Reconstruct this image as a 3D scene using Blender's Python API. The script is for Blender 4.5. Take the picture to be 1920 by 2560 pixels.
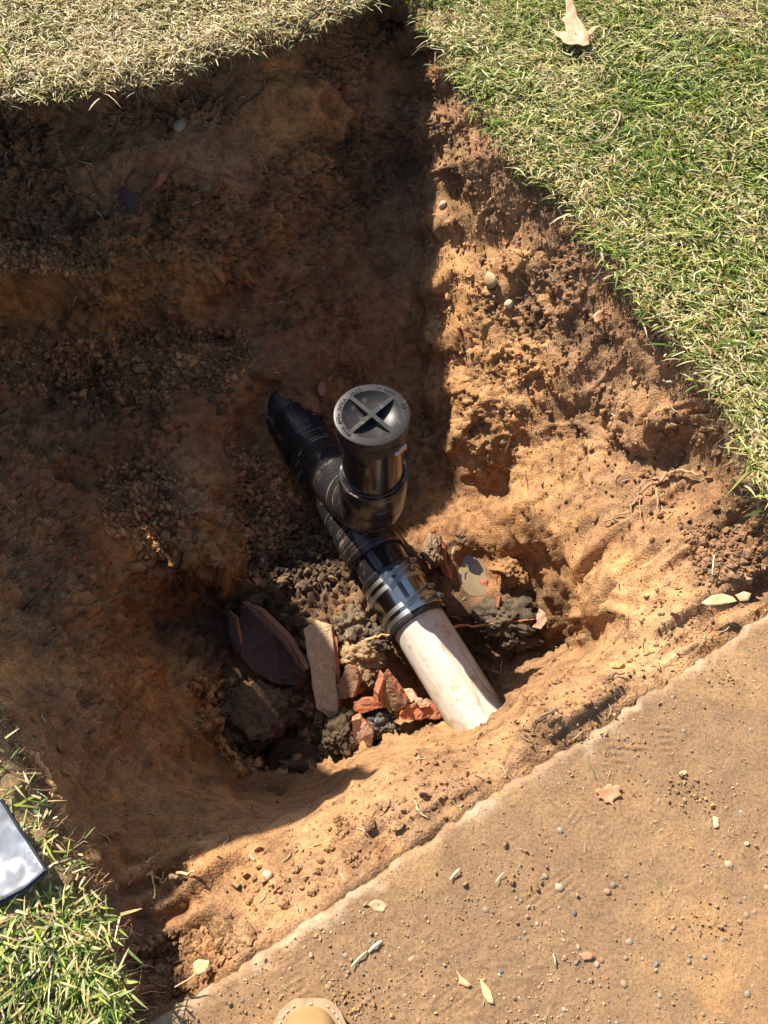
import bpy, bmesh, math, random
import numpy as np
from mathutils import Vector, Matrix
random.seed(7); RNG = np.random.default_rng(11)
S = bpy.context.scene
for o in list(bpy.data.objects): bpy.data.objects.remove(o)
C = S.collection
R = math.radians

# ------------------------------------------------------------ camera, light
CAM_H = 1.0; PITCH = R(60); FPX = 1990.0
cam = bpy.data.objects.new('camera', bpy.data.cameras.new('camera')); C.objects.link(cam)
cam.location = (0, 0, CAM_H); cam.rotation_euler = (R(90) - PITCH, 0, 0)
cam.data.sensor_fit = 'VERTICAL'; cam.data.sensor_height = 36; cam.data.lens = 36 * FPX / 2560
cam.data.clip_start = .02; cam.data.clip_end = 500
S.camera = cam
SUN_EL = R(43.5); SA = Vector((-.63, .78, 0)).normalized()       # horizontal direction towards the sun
sun = bpy.data.objects.new('sun', bpy.data.lights.new('sun', 'SUN')); C.objects.link(sun)
sun.data.energy = 5.0; sun.data.angle = R(.53); sun.data.color = (1, .93, .81)
sdir = Vector((SA.x * math.cos(SUN_EL), SA.y * math.cos(SUN_EL), math.sin(SUN_EL)))
sun.rotation_euler = sdir.to_track_quat('Z', 'Y').to_euler(); sun.location = (-3, 4, 5)
W = bpy.data.worlds.new('World'); S.world = W; W.use_nodes = True
wn = W.node_tree.nodes; sky = wn.new('ShaderNodeTexSky'); sky.sky_type = 'NISHITA'; sky.sun_disc = False
sky.sun_elevation = SUN_EL; sky.sun_rotation = math.atan2(SA.x, SA.y)
W.node_tree.links.new(sky.outputs[0], wn['Background'].inputs[0]); wn['Background'].inputs[1].default_value = .105
S.view_settings.view_transform = 'Standard'; S.view_settings.look = 'None'; S.view_settings.exposure = 1.24
S.view_settings.gamma = 1; S.view_settings.use_curve_mapping = False

# ------------------------------------------------------------ helpers
def ray(u, v):
    a = (u - 960) / FPX; b = (1280 - v) / FPX; c, s = math.cos(PITCH), math.sin(PITCH)
    return np.array([a, c + s * b, -s + c * b])
def at(u, v, z):                                   # measured photograph position at a known height -> metres
    k = ray(u, v); return np.array([0, 0, CAM_H]) + k * (z - CAM_H) / k[2]
def pix(P):                                        # metres -> photograph position (used only to look up measurements)
    P = np.asarray(P); x = P[..., 0]; y = P[..., 1]; z = P[..., 2] - CAM_H
    c, s = math.cos(PITCH), math.sin(PITCH); d = y * c - z * s; d = np.where(d < .05, .05, d)
    return 960 + FPX * x / d, 1280 - FPX * (y * s + z * c) / d

def _h(ix, iy, iz, seed):
    n = (ix * 374761393 + iy * 668265263 + iz * 2147483647 + seed * 974711) & 0xffffffff
    n = ((n ^ (n >> 13)) * 1274126177) & 0xffffffff
    return ((n ^ (n >> 16)) & 0xffff) / 32767.5 - 1
def vnoise(P, sc, seed=0):                         # 3D value noise, -1..1
    Q = P * sc; I = np.floor(Q).astype(np.int64); F = Q - I; F = F * F * F * (F * (F * 6 - 15) + 10); r = 0
    for dx in (0, 1):
        wx = F[:, 0] if dx else 1 - F[:, 0]
        for dy in (0, 1):
            wy = F[:, 1] if dy else 1 - F[:, 1]
            for dz in (0, 1):
                wz = F[:, 2] if dz else 1 - F[:, 2]
                r = r + wx * wy * wz * _h(I[:, 0] + dx, I[:, 1] + dy, I[:, 2] + dz, seed)
    return r
def fbm(P, sc, oct=3, seed=0, g=.5):
    r = 0; a = 1; t = 0
    for i in range(oct): r = r + a * vnoise(P, sc * 2.03 ** i, seed + i * 17); t += a; a *= g
    return r / t
def worley(P, sc, seed=0):                        # returns nearest-cell random value and F2-F1
    Q = P * sc; I = np.floor(Q).astype(np.int64); f1 = np.full(len(P), 9.); f2 = f1.copy(); rv = np.zeros(len(P))
    for dx in (-1, 0, 1):
        for dy in (-1, 0, 1):
            for dz in (-1, 0, 1):
                x, y, z = I[:, 0] + dx, I[:, 1] + dy, I[:, 2] + dz
                h = _h(x, y, z, seed); q = np.stack([x + .5 + .45 * h, y + .5 + .45 * _h(x, y, z, seed + 1), z + .5 + .45 * _h(x, y, z, seed + 2)], -1)
                d = np.sqrt(((q - Q) ** 2).sum(-1)); m = d < f1
                f2 = np.where(m, f1, np.minimum(f2, d)); rv = np.where(m, _h(x, y, z, seed + 3), rv); f1 = np.where(m, d, f1)
    return rv, f2 - f1
def sstep(a, b, x):
    t = np.clip((x - a) / (b - a), 0, 1); return t * t * (3 - 2 * t)

ORG = {}
def mesh_obj(name, V, F, mat, parent=None, smooth=True, col=None, uv=None, mats=None, fm=None):
    V = np.asarray(V, dtype=np.float64).reshape(-1, 3)
    org = ORG.get(parent.name, (0, 0, 0)) if parent else (0, 0, 0)
    me = bpy.data.meshes.new(name)
    if isinstance(F, np.ndarray):
        n = F.shape[1]; me.vertices.add(len(V)); me.vertices.foreach_set('co', (V - np.array(org)).ravel().astype(np.float32))
        me.loops.add(F.size); me.loops.foreach_set('vertex_index', F.ravel().astype(np.int32))
        me.polygons.add(len(F)); me.polygons.foreach_set('loop_start', np.arange(0, F.size, n, dtype=np.int32))
        me.update(calc_edges=True); me.validate()
    else:
        me.from_pydata([tuple(v) for v in (V - np.array(org))], [], F); me.update()
    for m in (mats or [mat]): me.materials.append(m)
    if fm is not None: me.polygons.foreach_set('material_index', np.asarray(fm, dtype=np.int32))
    me.polygons.foreach_set('use_smooth', np.full(len(me.polygons), smooth))
    if col is not None:
        A = me.color_attributes.new('tint', 'FLOAT_COLOR', 'POINT')
        cc = np.ones((len(V), 4), dtype=np.float32); cc[:, :3] = col; A.data.foreach_set('color', cc.ravel())
    if uv is not None:
        L = me.uv_layers.new(name='UVMap'); vi = np.zeros(len(me.loops), dtype=np.int32); me.loops.foreach_get('vertex_index', vi)
        L.data.foreach_set('uv', np.asarray(uv, dtype=np.float32)[vi].ravel())
    o = bpy.data.objects.new(name, me); C.objects.link(o)
    if parent: o.parent = parent; ORG[o.name] = org
    return o
def thing(name, label, cat, loc, group=None):
    o = bpy.data.objects.new(name, None); C.objects.link(o); o.location = tuple(loc); o.empty_display_size = .05
    ORG[o.name] = tuple(loc); tag(o, label, cat, group); return o
def tag(o, label, cat=None, group=None, kind=None):
    if label: o['label'] = label
    if cat: o['category'] = cat
    if group: o['group'] = group
    if kind: o['kind'] = kind
    return o

# ------------------------------------------------------------ materials
class N:
    def __init__(s, name):
        s.m = bpy.data.materials.new(name); s.m.use_nodes = True; s.t = s.m.node_tree; s.n = s.t.nodes
        s.b = s.n['Principled BSDF']; s.l = s.t.links
    def node(s, t, **k):
        n = s.n.new(t)
        for a, b in k.items(): setattr(n, a, b)
        return n
    def inp(s, sock, val):
        if isinstance(val, bpy.types.NodeSocket): s.l.new(val, sock)
        elif val is not None:
            if hasattr(sock.default_value, '__len__') and len(sock.default_value) == 4 and len(val) == 3: val = (*val, 1)
            sock.default_value = val
    def coord(s, kind='Object'): return s.node('ShaderNodeTexCoord').outputs[kind]
    def map(s, vec, scale):
        n = s.node('ShaderNodeMapping'); s.inp(n.inputs[0], vec); n.inputs['Scale'].default_value = scale; return n.outputs[0]
    def noise(s, vec, sc, det=4, rough=.55, dist=0):
        n = s.node('ShaderNodeTexNoise'); s.inp(n.inputs['Vector'], vec); n.inputs['Scale'].default_value = sc
        n.inputs['Detail'].default_value = det; n.inputs['Roughness'].default_value = rough; n.inputs['Distortion'].default_value = dist
        return n.outputs[0]
    def vor(s, vec, sc, out='Distance', feature='F1'):
        n = s.node('ShaderNodeTexVoronoi'); n.feature = feature; s.inp(n.inputs['Vector'], vec); n.inputs['Scale'].default_value = sc; return n.outputs[out]
    def ramp(s, fac, stops):
        n = s.node('ShaderNodeValToRGB'); s.inp(n.inputs[0], fac); e = n.color_ramp.elements
        while len(e) < len(stops): e.new(.5)
        for i, (p, c) in enumerate(stops):
            e[i].position = p; e[i].color = (c, c, c, 1) if not hasattr(c, '__len__') else (*c, 1)
        return n.outputs[0]
    def mix(s, fac, a, b, mode='MIX'):
        n = s.node('ShaderNodeMix'); n.data_type = 'RGBA'; n.blend_type = mode
        s.inp(n.inputs[0], fac); s.inp(n.inputs[6], a); s.inp(n.inputs[7], b); return n.outputs[2]
    def math(s, op, a, b=None):
        n = s.node('ShaderNodeMath'); n.operation = op; s.inp(n.inputs[0], a); s.inp(n.inputs[1], b); return n.outputs[0]
    def attr(s, name): return s.node('ShaderNodeAttribute', attribute_name=name).outputs['Color']
    def bump(s, h, strength, dist, normal=None):
        n = s.node('ShaderNodeBump'); s.inp(n.inputs['Height'], h); n.inputs['Strength'].default_value = strength
        n.inputs['Distance'].default_value = dist
        if normal: s.l.new(normal, n.inputs['Normal'])
        return n.outputs[0]
    def out(s, color=None, rough=None, normal=None, spec=None, metal=None, **k):
        if color is not None: s.inp(s.b.inputs['Base Color'], color)
        if rough is not None: s.inp(s.b.inputs['Roughness'], rough)
        if normal is not None: s.l.new(normal, s.b.inputs['Normal'])
        if spec is not None: s.inp(s.b.inputs['Specular IOR Level'], spec)
        if metal is not None: s.inp(s.b.inputs['Metallic'], metal)
        for a, v in k.items(): s.inp(s.b.inputs[a], v)
        return s.m

def soil_material(name, use_tint=True, base=(.2, .12, .07), wet=False):
    m = N(name); c = m.coord(); t = m.attr('tint') if use_tint else None
    n1 = m.noise(c, 9, 5, .6, .4); n2 = m.noise(c, 45, 5, .65); n3 = m.noise(c, 330, 3, .7); v = m.vor(c, 260)
    col = t if use_tint else base
    k = m.ramp(n1, [(.3, .66), (.5, 1.0), (.7, 1.3)]); col = m.mix(1, col, k, 'MULTIPLY')
    hue = m.ramp(n2, [(.34, (.62, .57, .54)), (.5, (1, 1, 1)), (.66, (1.32, 1.25, 1.12))]); col = m.mix(1, col, hue, 'MULTIPLY')
    sp = m.ramp(n3, [(.37, (.6, .57, .56)), (.5, (1, 1, 1)), (.64, (1.35, 1.32, 1.25))]); col = m.mix(.8, col, sp, 'MULTIPLY')
    pale = m.ramp(m.noise(c, 520, 2, .5), [(.68, 0), (.74, 1)]); col = m.mix(m.math('MULTIPLY', pale, .35), col, (.5, .38, .26))
    h = m.math('ADD', m.math('MULTIPLY', n2, .6), m.math('ADD', m.math('MULTIPLY', n3, .35), m.math('MULTIPLY', v, -.25)))
    nb = m.bump(h, .9, .0055)
    nb = m.bump(m.noise(c, 900, 3, .7), .5, .0012, nb)
    if wet:
        r = m.ramp(m.noise(c, 120, 3), [(.45, .18), (.6, .75)]); return m.out(col, r, nb, .6)
    return m.out(col, .93, nb, .25)
M_soil = soil_material('soil')
M_clod = soil_material('clod_soil')
M_mud = soil_material('wet_mud', False, (.045, .036, .028), True)

def concrete_material():
    m = N('dusty_concrete'); c = m.coord(); t = m.attr('tint')
    n1 = m.noise(c, 4, 4, .6, .5); n2 = m.noise(c, 30, 5, .65); n3 = m.noise(c, 260, 4, .75); n4 = m.noise(c, 700, 2, .6)
    col = m.mix(1, t, m.ramp(n1, [(.32, (.86, .86, .88)), (.5, (1, 1, 1)), (.7, (1.12, 1.06, .98))]), 'MULTIPLY')
    col = m.mix(1, col, m.ramp(n2, [(.3, (.84, .83, .82)), (.5, (1, 1, 1)), (.7, (1.12, 1.1, 1.06))]), 'MULTIPLY')
    col = m.mix(1, col, m.ramp(n3, [(.33, (.66, .63, .6)), (.5, (1, 1, 1)), (.66, (1.25, 1.22, 1.15))]), 'MULTIPLY')
    col = m.mix(m.math('MULTIPLY', m.ramp(n4, [(.66, 0), (.72, 1)]), .3), col, (.5, .4, .28))
    h = m.math('ADD', m.math('MULTIPLY', n2, .5), m.math('MULTIPLY', n3, .5)); nb = m.bump(h, .75, .0035)
    nb = m.bump(n4, .5, .001, nb)
    return m.out(col, .92, nb, .25)
M_conc = concrete_material()

def tint_material(name, rough=.7, spec=.3, sub=False, bumpsc=0, var=.25):
    m = N(name); c = m.coord(); t = m.attr('tint')
    col = m.mix(1, t, m.ramp(m.noise(c, 160, 3), [(.3, 1 - var), (.7, 1 + var)]), 'MULTIPLY')
    nb = m.bump(m.noise(c, bumpsc, 3), .4, .001) if bumpsc else None
    m.out(col, rough, nb, spec)
    if sub:
        tr = m.node('ShaderNodeBsdfTranslucent'); m.l.new(col, tr.inputs[0]); ms = m.node('ShaderNodeMixShader'); ms.inputs[0].default_value = .3
        m.l.new(m.b.outputs[0], ms.inputs[1]); m.l.new(tr.outputs[0], ms.inputs[2]); m.l.new(ms.outputs[0], m.n['Material Output'].inputs[0])
    return m.m
M_grass = tint_material('grass_blade', .55, .35, True, 0, .15)
M_stone = tint_material('pebble_stone', .6, .4, False, 300, .3)
M_root = tint_material('root_fibre', .85, .2, False, 400, .3)
M_straw = tint_material('dry_straw', .6, .3, True, 0, .15)

def terracotta(name, base, dust, amt):
    m = N(name); c = m.coord(); n = m.noise(c, 60, 5, .7); n3 = m.noise(c, 420, 3, .7)
    col = m.mix(m.ramp(n, [(.5 - amt * .3, 0), (.68 - amt * .3, 1)]), base, dust)
    col = m.mix(1, col, m.ramp(n3, [(.35, (.6, .55, .5)), (.5, (1, 1, 1)), (.7, (1.25, 1.2, 1.15))]), 'MULTIPLY')
    pit = m.ramp(m.vor(c, 170), [(.06, 0), (.18, 1)])
    nb = m.bump(m.math('ADD', m.math('MULTIPLY', n3, .6), m.math('MULTIPLY', pit, .5)), .6, .002)
    return m.out(col, .85, nb, .3)
M_tc_red = terracotta('terracotta_fracture', (.50, .115, .045), (.30, .12, .06), .55)
M_tc_face = terracotta('terracotta_dusty_face', (.29, .125, .07), (.20, .11, .065), 1.0)
M_tc_pink = terracotta('terracotta_pale_face', (.5, .2, .12), (.42, .26, .17), .8)
M_tc_dark = terracotta('terracotta_glazed_dark', (.062, .026, .022), (.08, .045, .035), .7)
M_mortar = terracotta('mortar_face', (.46, .33, .19), (.36, .25, .15), .5)

def plastic_black(name, dust, rough=.22, streak=(6, 120, 1), base=(.012, .012, .014), spec=.5):
    m = N(name); uv = m.coord('UV'); c = m.coord()
    s1 = m.noise(m.map(uv, streak), 1, 5, .7, .6); s2 = m.noise(c, 30, 4, .6); fine = m.noise(c, 500, 2, .6)
    msk = m.math('MULTIPLY', m.ramp(s1, [(.56, 0), (.61, 1)]), m.ramp(s2, [(.42, 0), (.6, 1)]))
    spk = m.math('MULTIPLY', m.ramp(fine, [(.62, 0), (.72, 1)]), .5)
    f = m.math('MULTIPLY', m.math('MAXIMUM', msk, spk), dust)
    film = m.math('ADD', f, m.math('MULTIPLY', m.ramp(s2, [(.45, 0), (.85, 1)]), dust * .05))
    col = m.mix(film, base, (.30, .22, .14)); rg = m.math('ADD', m.math('MULTIPLY', film, .6), rough)
    nb = m.bump(s1, .12, .0006)
    return m.out(col, rg, nb, spec)
M_abs = plastic_black('black_pipe_plastic', .35, .17, (30, 4, 1))
M_abs_wye = plastic_black('scuffed_black_plastic', .75, .24, (4, 170, 1))
M_abs_mud = plastic_black('muddy_black_plastic', 1.2, .35, (30, 30, 1))
M_cap = plastic_black('cap_rubber', .20, .40, (60, 60, 1), (.022, .020, .019), .22)
M_rub = plastic_black('coupling_rubber', .4, .3, (10, 60, 1), (.016, .016, .018))

def steel(name, rough, uvs=(3, 300, 1), k=1):
    m = N(name); uv = m.coord('UV'); n = m.noise(m.map(uv, uvs), 1, 3, .6); c = m.coord()
    sp = m.ramp(m.noise(c, 60, 3), [(.55, 0), (.7, 1)])
    col = m.mix(m.math('MULTIPLY', sp, .3), (.66 * k, .65 * k, .62 * k), (.35 * k, .27 * k, .18 * k))
    rg = m.math('ADD', m.math('MULTIPLY', n, .15), rough)
    return m.out(col, rg, m.bump(n, .15, .0003), .5, 1.0)
M_steel = steel('clamp_steel', .34, k=.62); M_sleeve = steel('steel_sleeve', .1, k=.42)
_m = N('slot_shadow_black'); M_slot = _m.out((.02, .02, .02), .6)
def white_pipe_material():
    m = N('stained_white_plastic'); uv = m.coord('UV'); c = m.coord()
    a = m.noise(m.map(uv, (90, 3, 1)), 1, 5, .65, .3); b = m.noise(m.map(uv, (22, 13, 1)), 1, 6, .75, 1.4); sp = m.noise(c, 400, 2)
    ln = m.noise(m.map(uv, (190, 2.2, 1)), 1, 4, .7, .1)
    col = m.mix(m.math('MULTIPLY', m.ramp(a, [(.48, 0), (.66, 1)]), .5), (.45, .41, .35), (.32, .22, .13))
    col = m.mix(m.math('MULTIPLY', m.ramp(b, [(.50, 0), (.62, 1)]), .8), col, (.30, .19, .10))
    col = m.mix(m.math('MULTIPLY', m.ramp(ln, [(.61, 0), (.65, 1)]), .75), col, (.16, .10, .06))
    col = m.mix(m.math('MULTIPLY', m.ramp(sp, [(.68, 0), (.75, 1)]), .5), col, (.2, .13, .08))
    return m.out(col, .5, m.bump(a, .25, .0006), .4)
M_white = white_pipe_material()
def leather():
    m = N('tan_nubuck'); c = m.coord(); n = m.noise(c, 25, 4); f = m.noise(c, 500, 3)
    col = m.mix(m.ramp(n, [(.35, 0), (.7, 1)]), (.30, .18, .072), (.24, .14, .06))
    return m.out(col, .6, m.bump(f, .3, .0006), .3)
M_leather = leather()
_m = N('boot_sole'); M_sole = _m.out((.07, .04, .025), .8)
_m = N('stitch_thread'); M_thread = _m.out((.42, .33, .22), .8)
_m = N('welt_leather'); M_welt = _m.out(_m.mix(_m.ramp(_m.noise(_m.coord(), 90, 3), [(.4, 0), (.6, 1)]), (.36, .22, .11), (.27, .16, .085)), .7)
def bag_mat():
    m = N('silver_plastic_sheet'); c = m.coord(); n = m.noise(c, 14, 3, .5, .3)
    return m.out(m.mix(m.ramp(m.noise(c, 40, 4), [(.45, 0), (.75, 1)]), (.30, .31, .335), (.22, .2, .18)), .36, m.bump(n, .7, .012), .5, .35)
M_bag = bag_mat()
_m = N('black_hem'); M_hem = _m.out((.012, .012, .016), .4)
def puddle_mat():
    m = N('muddy_water'); c = m.coord()
    col = m.mix(m.ramp(m.noise(c, 18, 4), [(.4, 0), (.65, 1)]), (.20, .15, .08), (.15, .105, .055))
    return m.out(col, .07, m.bump(m.noise(c, 40, 2), .04, .002), .5)
M_water = puddle_mat()
_m = N('shade_bin_plastic'); M_shade_bin = _m.out(_m.mix(_m.ramp(_m.noise(_m.coord(), 8, 3), [(.4, 0), (.7, 1)]), (.03, .09, .04), (.05, .1, .06)), .45)

# ------------------------------------------------------------ terrain: heights measured at points, smoothly joined
RIM = .12
ctrl = []
def cp(s):
    for q in s.replace('\n', ';').split(';'):
        q = q.strip()
        if q: u, v, z = q.split(','); ctrl.append((float(u), float(v), float(z)))
# back lawn rim and the face under it
BACK_RIM = [(-190, 262), (-80, 250), (0, 235), (150, 222), (300, 200), (450, 175), (530, 128), (650, 100), (760, 65), (850, 25), (950, -20), (1000, -60)]
RIGHT_RIM = [(1010, -60), (1045, 20), (1065, 70), (1130, 160), (1215, 285), (1290, 400), (1400, 480), (1470, 570), (1560, 690), (1640, 790), (1700, 860), (1790, 970), (1860, 1110), (1895, 1210), (2000, 1330), (2200, 1480)]
LEFT_RIM = [(-205, 300), (-225, 500), (-230, 800), (-215, 1100), (-180, 1400), (-110, 1640), (0, 1835), (60, 1950), (125, 2080), (195, 2190), (255, 2330), (300, 2480), (330, 2640), (360, 2800)]
for u, v in BACK_RIM: ctrl.append((u, v, RIM)); ctrl.append((u + 4, v + 38, RIM - .10)); ctrl.append((u, v - 60, RIM))
for u, v in RIGHT_RIM[1:]: ctrl.append((u, v, .07)); ctrl.append((u - 34, v + 28, .02)); ctrl.append((u + 60, v - 50, .07))
for u, v in LEFT_RIM[1:]: ctrl.append((u, v, .10)); ctrl.append((u + 34, v - 12, .01)); ctrl.append((u - 60, v + 40, .10))
cp('''0,430,-.05;200,420,-.05;400,380,-.05;600,300,-.05;800,220,-.04;950,150,-.06;1000,60,-.06
0,560,-.13;200,590,-.15;100,640,-.15;0,660,-.15;250,680,-.18
0,720,-.2;0,820,-.32;250,760,-.25;250,830,-.34
400,560,-.15;600,480,-.13;780,400,-.14;960,320,-.15;1035,240,-.13;1030,140,-.08
400,700,-.25;560,640,-.22;560,760,-.34;400,800,-.34;700,560,-.22;850,520,-.25;1000,500,-.27;1045,420,-.22
700,700,-.32;850,660,-.34;1000,660,-.38;1050,600,-.31
650,840,-.42;800,820,-.45;900,780,-.44;1000,820,-.48;1055,760,-.40
200,900,-.38;400,900,-.41;550,900,-.43;100,1000,-.38;300,1000,-.43;450,1000,-.43
620,950,-.43;685,925,-.42;690,962,-.462;735,968,-.45;780,1012,-.474;825,1050,-.5;650,985,-.48;660,1060,-.53;600,1100,-.53;560,1000,-.43;820,930,-.52;860,900,-.5
950,950,-.56;1040,950,-.52;1065,900,-.48;1000,1100,-.6;1085,1080,-.57;1060,1180,-.61;1120,1200,-.60;1000,1250,-.61
350,1100,-.45;500,1100,-.46;560,1180,-.50;610,1250,-.58;300,1200,-.46;440,1220,-.46;490,1278,-.43;540,1310,-.49;400,1330,-.48;600,1380,-.56;560,1420,-.48;480,1420,-.46
420,1470,-.56;400,1550,-.6;380,1430,-.48;650,1400,-.61;700,1300,-.61;750,1400,-.61;800,1500,-.60
0,1100,-.22;0,1250,-.14;0,1400,-.09;0,1550,-.04;0,1700,.0;120,1150,-.27;200,1300,-.3;280,1400,-.40
100,1350,-.18;100,1550,-.1;100,1750,-.03;200,1500,-.21;200,1700,-.12;200,1900,-.06;300,1550,-.36;300,1750,-.22;350,1650,-.38
420,1700,-.50;520,1750,-.66;520,1600,-.66;540,1900,-.5;400,1850,-.3;350,1950,-.19
500,1500,-.66;600,1600,-.66;650,1750,-.67;600,1850,-.68;700,1880,-.68;800,1850,-.68;880,1800,-.66;750,1650,-.63;850,1700,-.62;900,1600,-.6;950,1700,-.62;1000,1740,-.63
780,1790,-.66;860,1560,-.6;700,1560,-.63
1200,1680,-.64;1300,1620,-.62;1360,1590,-.6;1250,1600,-.62;1150,1600,-.64
500,2000,-.19;600,2060,-.12;700,2060,-.11;800,2020,-.10;900,1960,-.09;1000,1920,-.08;1100,1880,-.08;1300,1760,-.08;1500,1640,-.07;1600,1560,-.06
400,2060,-.15;300,2080,-.06;280,2180,-.07;330,2300,-.10;370,2400,-.1;400,2500,-.06;360,2500,-.08
450,2200,-.11;500,2300,-.07;600,2200,-.07;700,2150,-.06;800,2110,-.06
1175,1400,-.63;1180,1440,-.635;1190,1470,-.63;1128,1450,-.575;1142,1390,-.575;1175,1345,-.572;1222,1365,-.57;1240,1430,-.57;1232,1490,-.575;1190,1522,-.58;1150,1505,-.58;1250,1520,-.59;1250,1560,-.57;1320,1560,-.58;1350,1500,-.58
1080,1400,-.58;1110,1340,-.58
1080,300,-.03;1090,420,-.07;1105,560,-.15;1130,680,-.21;1085,720,-.27;1090,860,-.36;1120,960,-.38;1140,1080,-.43;1160,1180,-.52;1200,1290,-.56
1150,400,-.02;1200,500,-.06;1250,600,-.1;1200,680,-.16;1200,800,-.24;1200,900,-.28;1300,700,-.1;1350,600,-.02;1300,850,-.2;1400,750,-.06
1280,1000,-.28;1400,900,-.14;1500,850,-.06;1250,1080,-.36;1210,1150,-.46;1240,1230,-.52;1260,1300,-.48;1300,1180,-.38;1310,1270,-.36;1400,1050,-.25;1500,1000,-.13;1600,950,-.06
520,1700,-.52;550,1700,-.66;538,1800,-.5;568,1800,-.67;554,1885,-.45;582,1880,-.67;
1350,1350,-.36;1400,1250,-.28;1500,1150,-.18;1600,1100,-.1;1700,1150,-.12;1700,1230,-.12;1650,1050,-.05;1750,1100,-.03;1760,1250,-.05
1340,1400,-.50;1395,1385,-.33;1408,1470,-.36;1345,1480,-.57;1368,1545,-.56;1425,1550,-.38;1450,1540,-.3;1500,1450,-.2;1450,1350,-.24;1550,1300,-.14;1620,1250,-.11;1600,1400,-.1;1700,1350,-.05;1800,1350,-.03;1800,1200,-.01
1550,1530,-.09;1700,1450,-.05;1880,1300,.0;2000,1420,.0;2200,1550,.0;1990,1490,-.01;2100,1560,-.01;2300,1520,.04;2350,1650,.0;2500,1600,.03;2500,1300,.07;2300,1200,.07;2700,1500,.05''')
LIP = [(560, 1925, -.34), (630, 1978, -.25), (710, 1992, -.20), (800, 1965, -.17), (870, 1922, -.15), (960, 1880, -.14), (1040, 1848, -.14), (1110, 1838, -.145), (1170, 1828, -.15), (1215, 1800, -.15), (1252, 1768, -.14), (1300, 1712, -.14), (1360, 1672, -.14), (1410, 1640, -.15)]
LIP = [(u + 3, v + 12, z + (.035 if z > -.21 else 0)) for u, v, z in LIP]
for u, v, z in LIP: ctrl.append((u, v, z)); ctrl.append((u - 4, v - 12, -.33 if z > -.2 else z - .12)); ctrl.append((u - 8, v - 26, -.52)); ctrl.append((u - 12, v - 50, -.62)); ctrl.append((u + 14, v + 30, z + .018))
# concrete edge line (z = 0) and soil that runs under it
E0 = at(400, 2540, 0)[:2]; E1 = at(1900, 1545, 0)[:2]; ED = (E1 - E0) / np.linalg.norm(E1 - E0); EN = np.array([ED[1], -ED[0]])   # EN points to the concrete
def edge_d(x, y): return (x - E0[0]) * EN[0] + (y - E0[1]) * EN[1]
YK = .9                                            # the survey lattice leans outwards with depth so steep banks keep their detail
def to_base(P): return np.array([P[0] / (1 - YK * P[2]), P[1] / (1 - YK * P[2])])
cb = []; cz = []
for u, v, z in ctrl: cb.append(to_base(at(u, v, z))); cz.append(z)
for s in np.linspace(-.5, 1.7, 16):
    for k, z in ((-.03, -.022), (-.008, -.010), (.004, -.012), (.03, -.06), (.12, -.06), (.6, -.06)):
        if s < -.05 and k < 0: z = .02
        p = E0 + ED * s + EN * k; cb.append(to_base((p[0], p[1], z))); cz.append(z)
cb = np.array(cb); cz = np.array(cz)
K = np.sqrt(((cb[:, None] - cb[None]) ** 2).sum(-1) + 1e-6); K[np.diag_indices(len(cb))] += 0
Aug = np.block([[K - np.eye(len(cb)) * .0012, np.ones((len(cb), 1))], [np.ones((1, len(cb))), np.zeros((1, 1))]])
wts = np.linalg.solve(Aug, np.append(cz, 0))
def height(X, Y):
    out = np.empty(X.shape)
    for i in range(0, X.shape[0], 40):
        q = np.stack([X[i:i + 40], Y[i:i + 40]], -1)
        d = np.sqrt(((q[..., None, :] - cb) ** 2).sum(-1) + 1e-6); out[i:i + 40] = d @ wts[:-1] + wts[-1]
    return out
ST = .0036
gx = np.arange(-1.0, 1.12, ST); gy = np.arange(-.4, 2.0, ST)
cx = np.arange(-1.04, 1.17, .008); cy = np.arange(-.44, 2.06, .008)
Xc, Yc = np.meshgrid(cx, cy); Zc = height(Xc, Yc)
def bilin(X, Y, G):
    i = np.clip((X - cx[0]) / .008, 0, len(cx) - 1.001); j = np.clip((Y - cy[0]) / .008, 0, len(cy) - 1.001)
    a = i.astype(int); b = j.astype(int); f = i - a; g = j - b
    return G[b, a] * (1 - f) * (1 - g) + G[b, a + 1] * f * (1 - g) + G[b + 1, a] * (1 - f) * g + G[b + 1, a + 1] * f * g
far = np.array([.02, .06, .15, .4, 1, 2.5, 6, 15, 40])
GX = np.concatenate([gx[0] - far[::-1], gx, gx[-1] + far]); GY = np.concatenate([gy[0] - far[::-1], gy, gy[-1] + far])
X, Y = np.meshgrid(GX, GY)
Xl, Yl = np.clip(X, gx[0], gx[-1]), np.clip(Y, gy[0], gy[-1])
Z = bilin(Xl, Yl, Zc)
offc = np.maximum(np.abs(X - Xl), np.abs(Y - Yl)); f = sstep(0, .12, offc)
ed = edge_d(X, Y); lawn_far = np.where((ed > -.01) & (ed < 1.55), -.06, .09)
Z = Z * (1 - f) + lawn_far * f
Z = np.clip(Z, -.74, .13)
PX, PY = X * (1 - YK * Z), Y * (1 - YK * Z)
P = np.stack([PX, PY, Z], -1)
# normals of the broad shape
dU = np.gradient(P, axis=1); dV = np.gradient(P, axis=0); Nn = np.cross(dU, dV); Nn /= np.linalg.norm(Nn, axis=-1, keepdims=True) + 1e-12
shape = P.shape[:2]; Pf = P.reshape(-1, 3); Nf = Nn.reshape(-1, 3)
uu, vv = pix(Pf)
def poly_mask(poly, x, y):
    m = np.zeros(x.shape, bool); n = len(poly)
    for i in range(n):
        x1, y1 = poly[i]; x2, y2 = poly[(i + 1) % n]
        c = ((y1 > y) != (y2 > y)) & (x < (x2 - x1) * (y - y1) / (y2 - y1 + 1e-12) + x1); m ^= c
    return m
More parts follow.
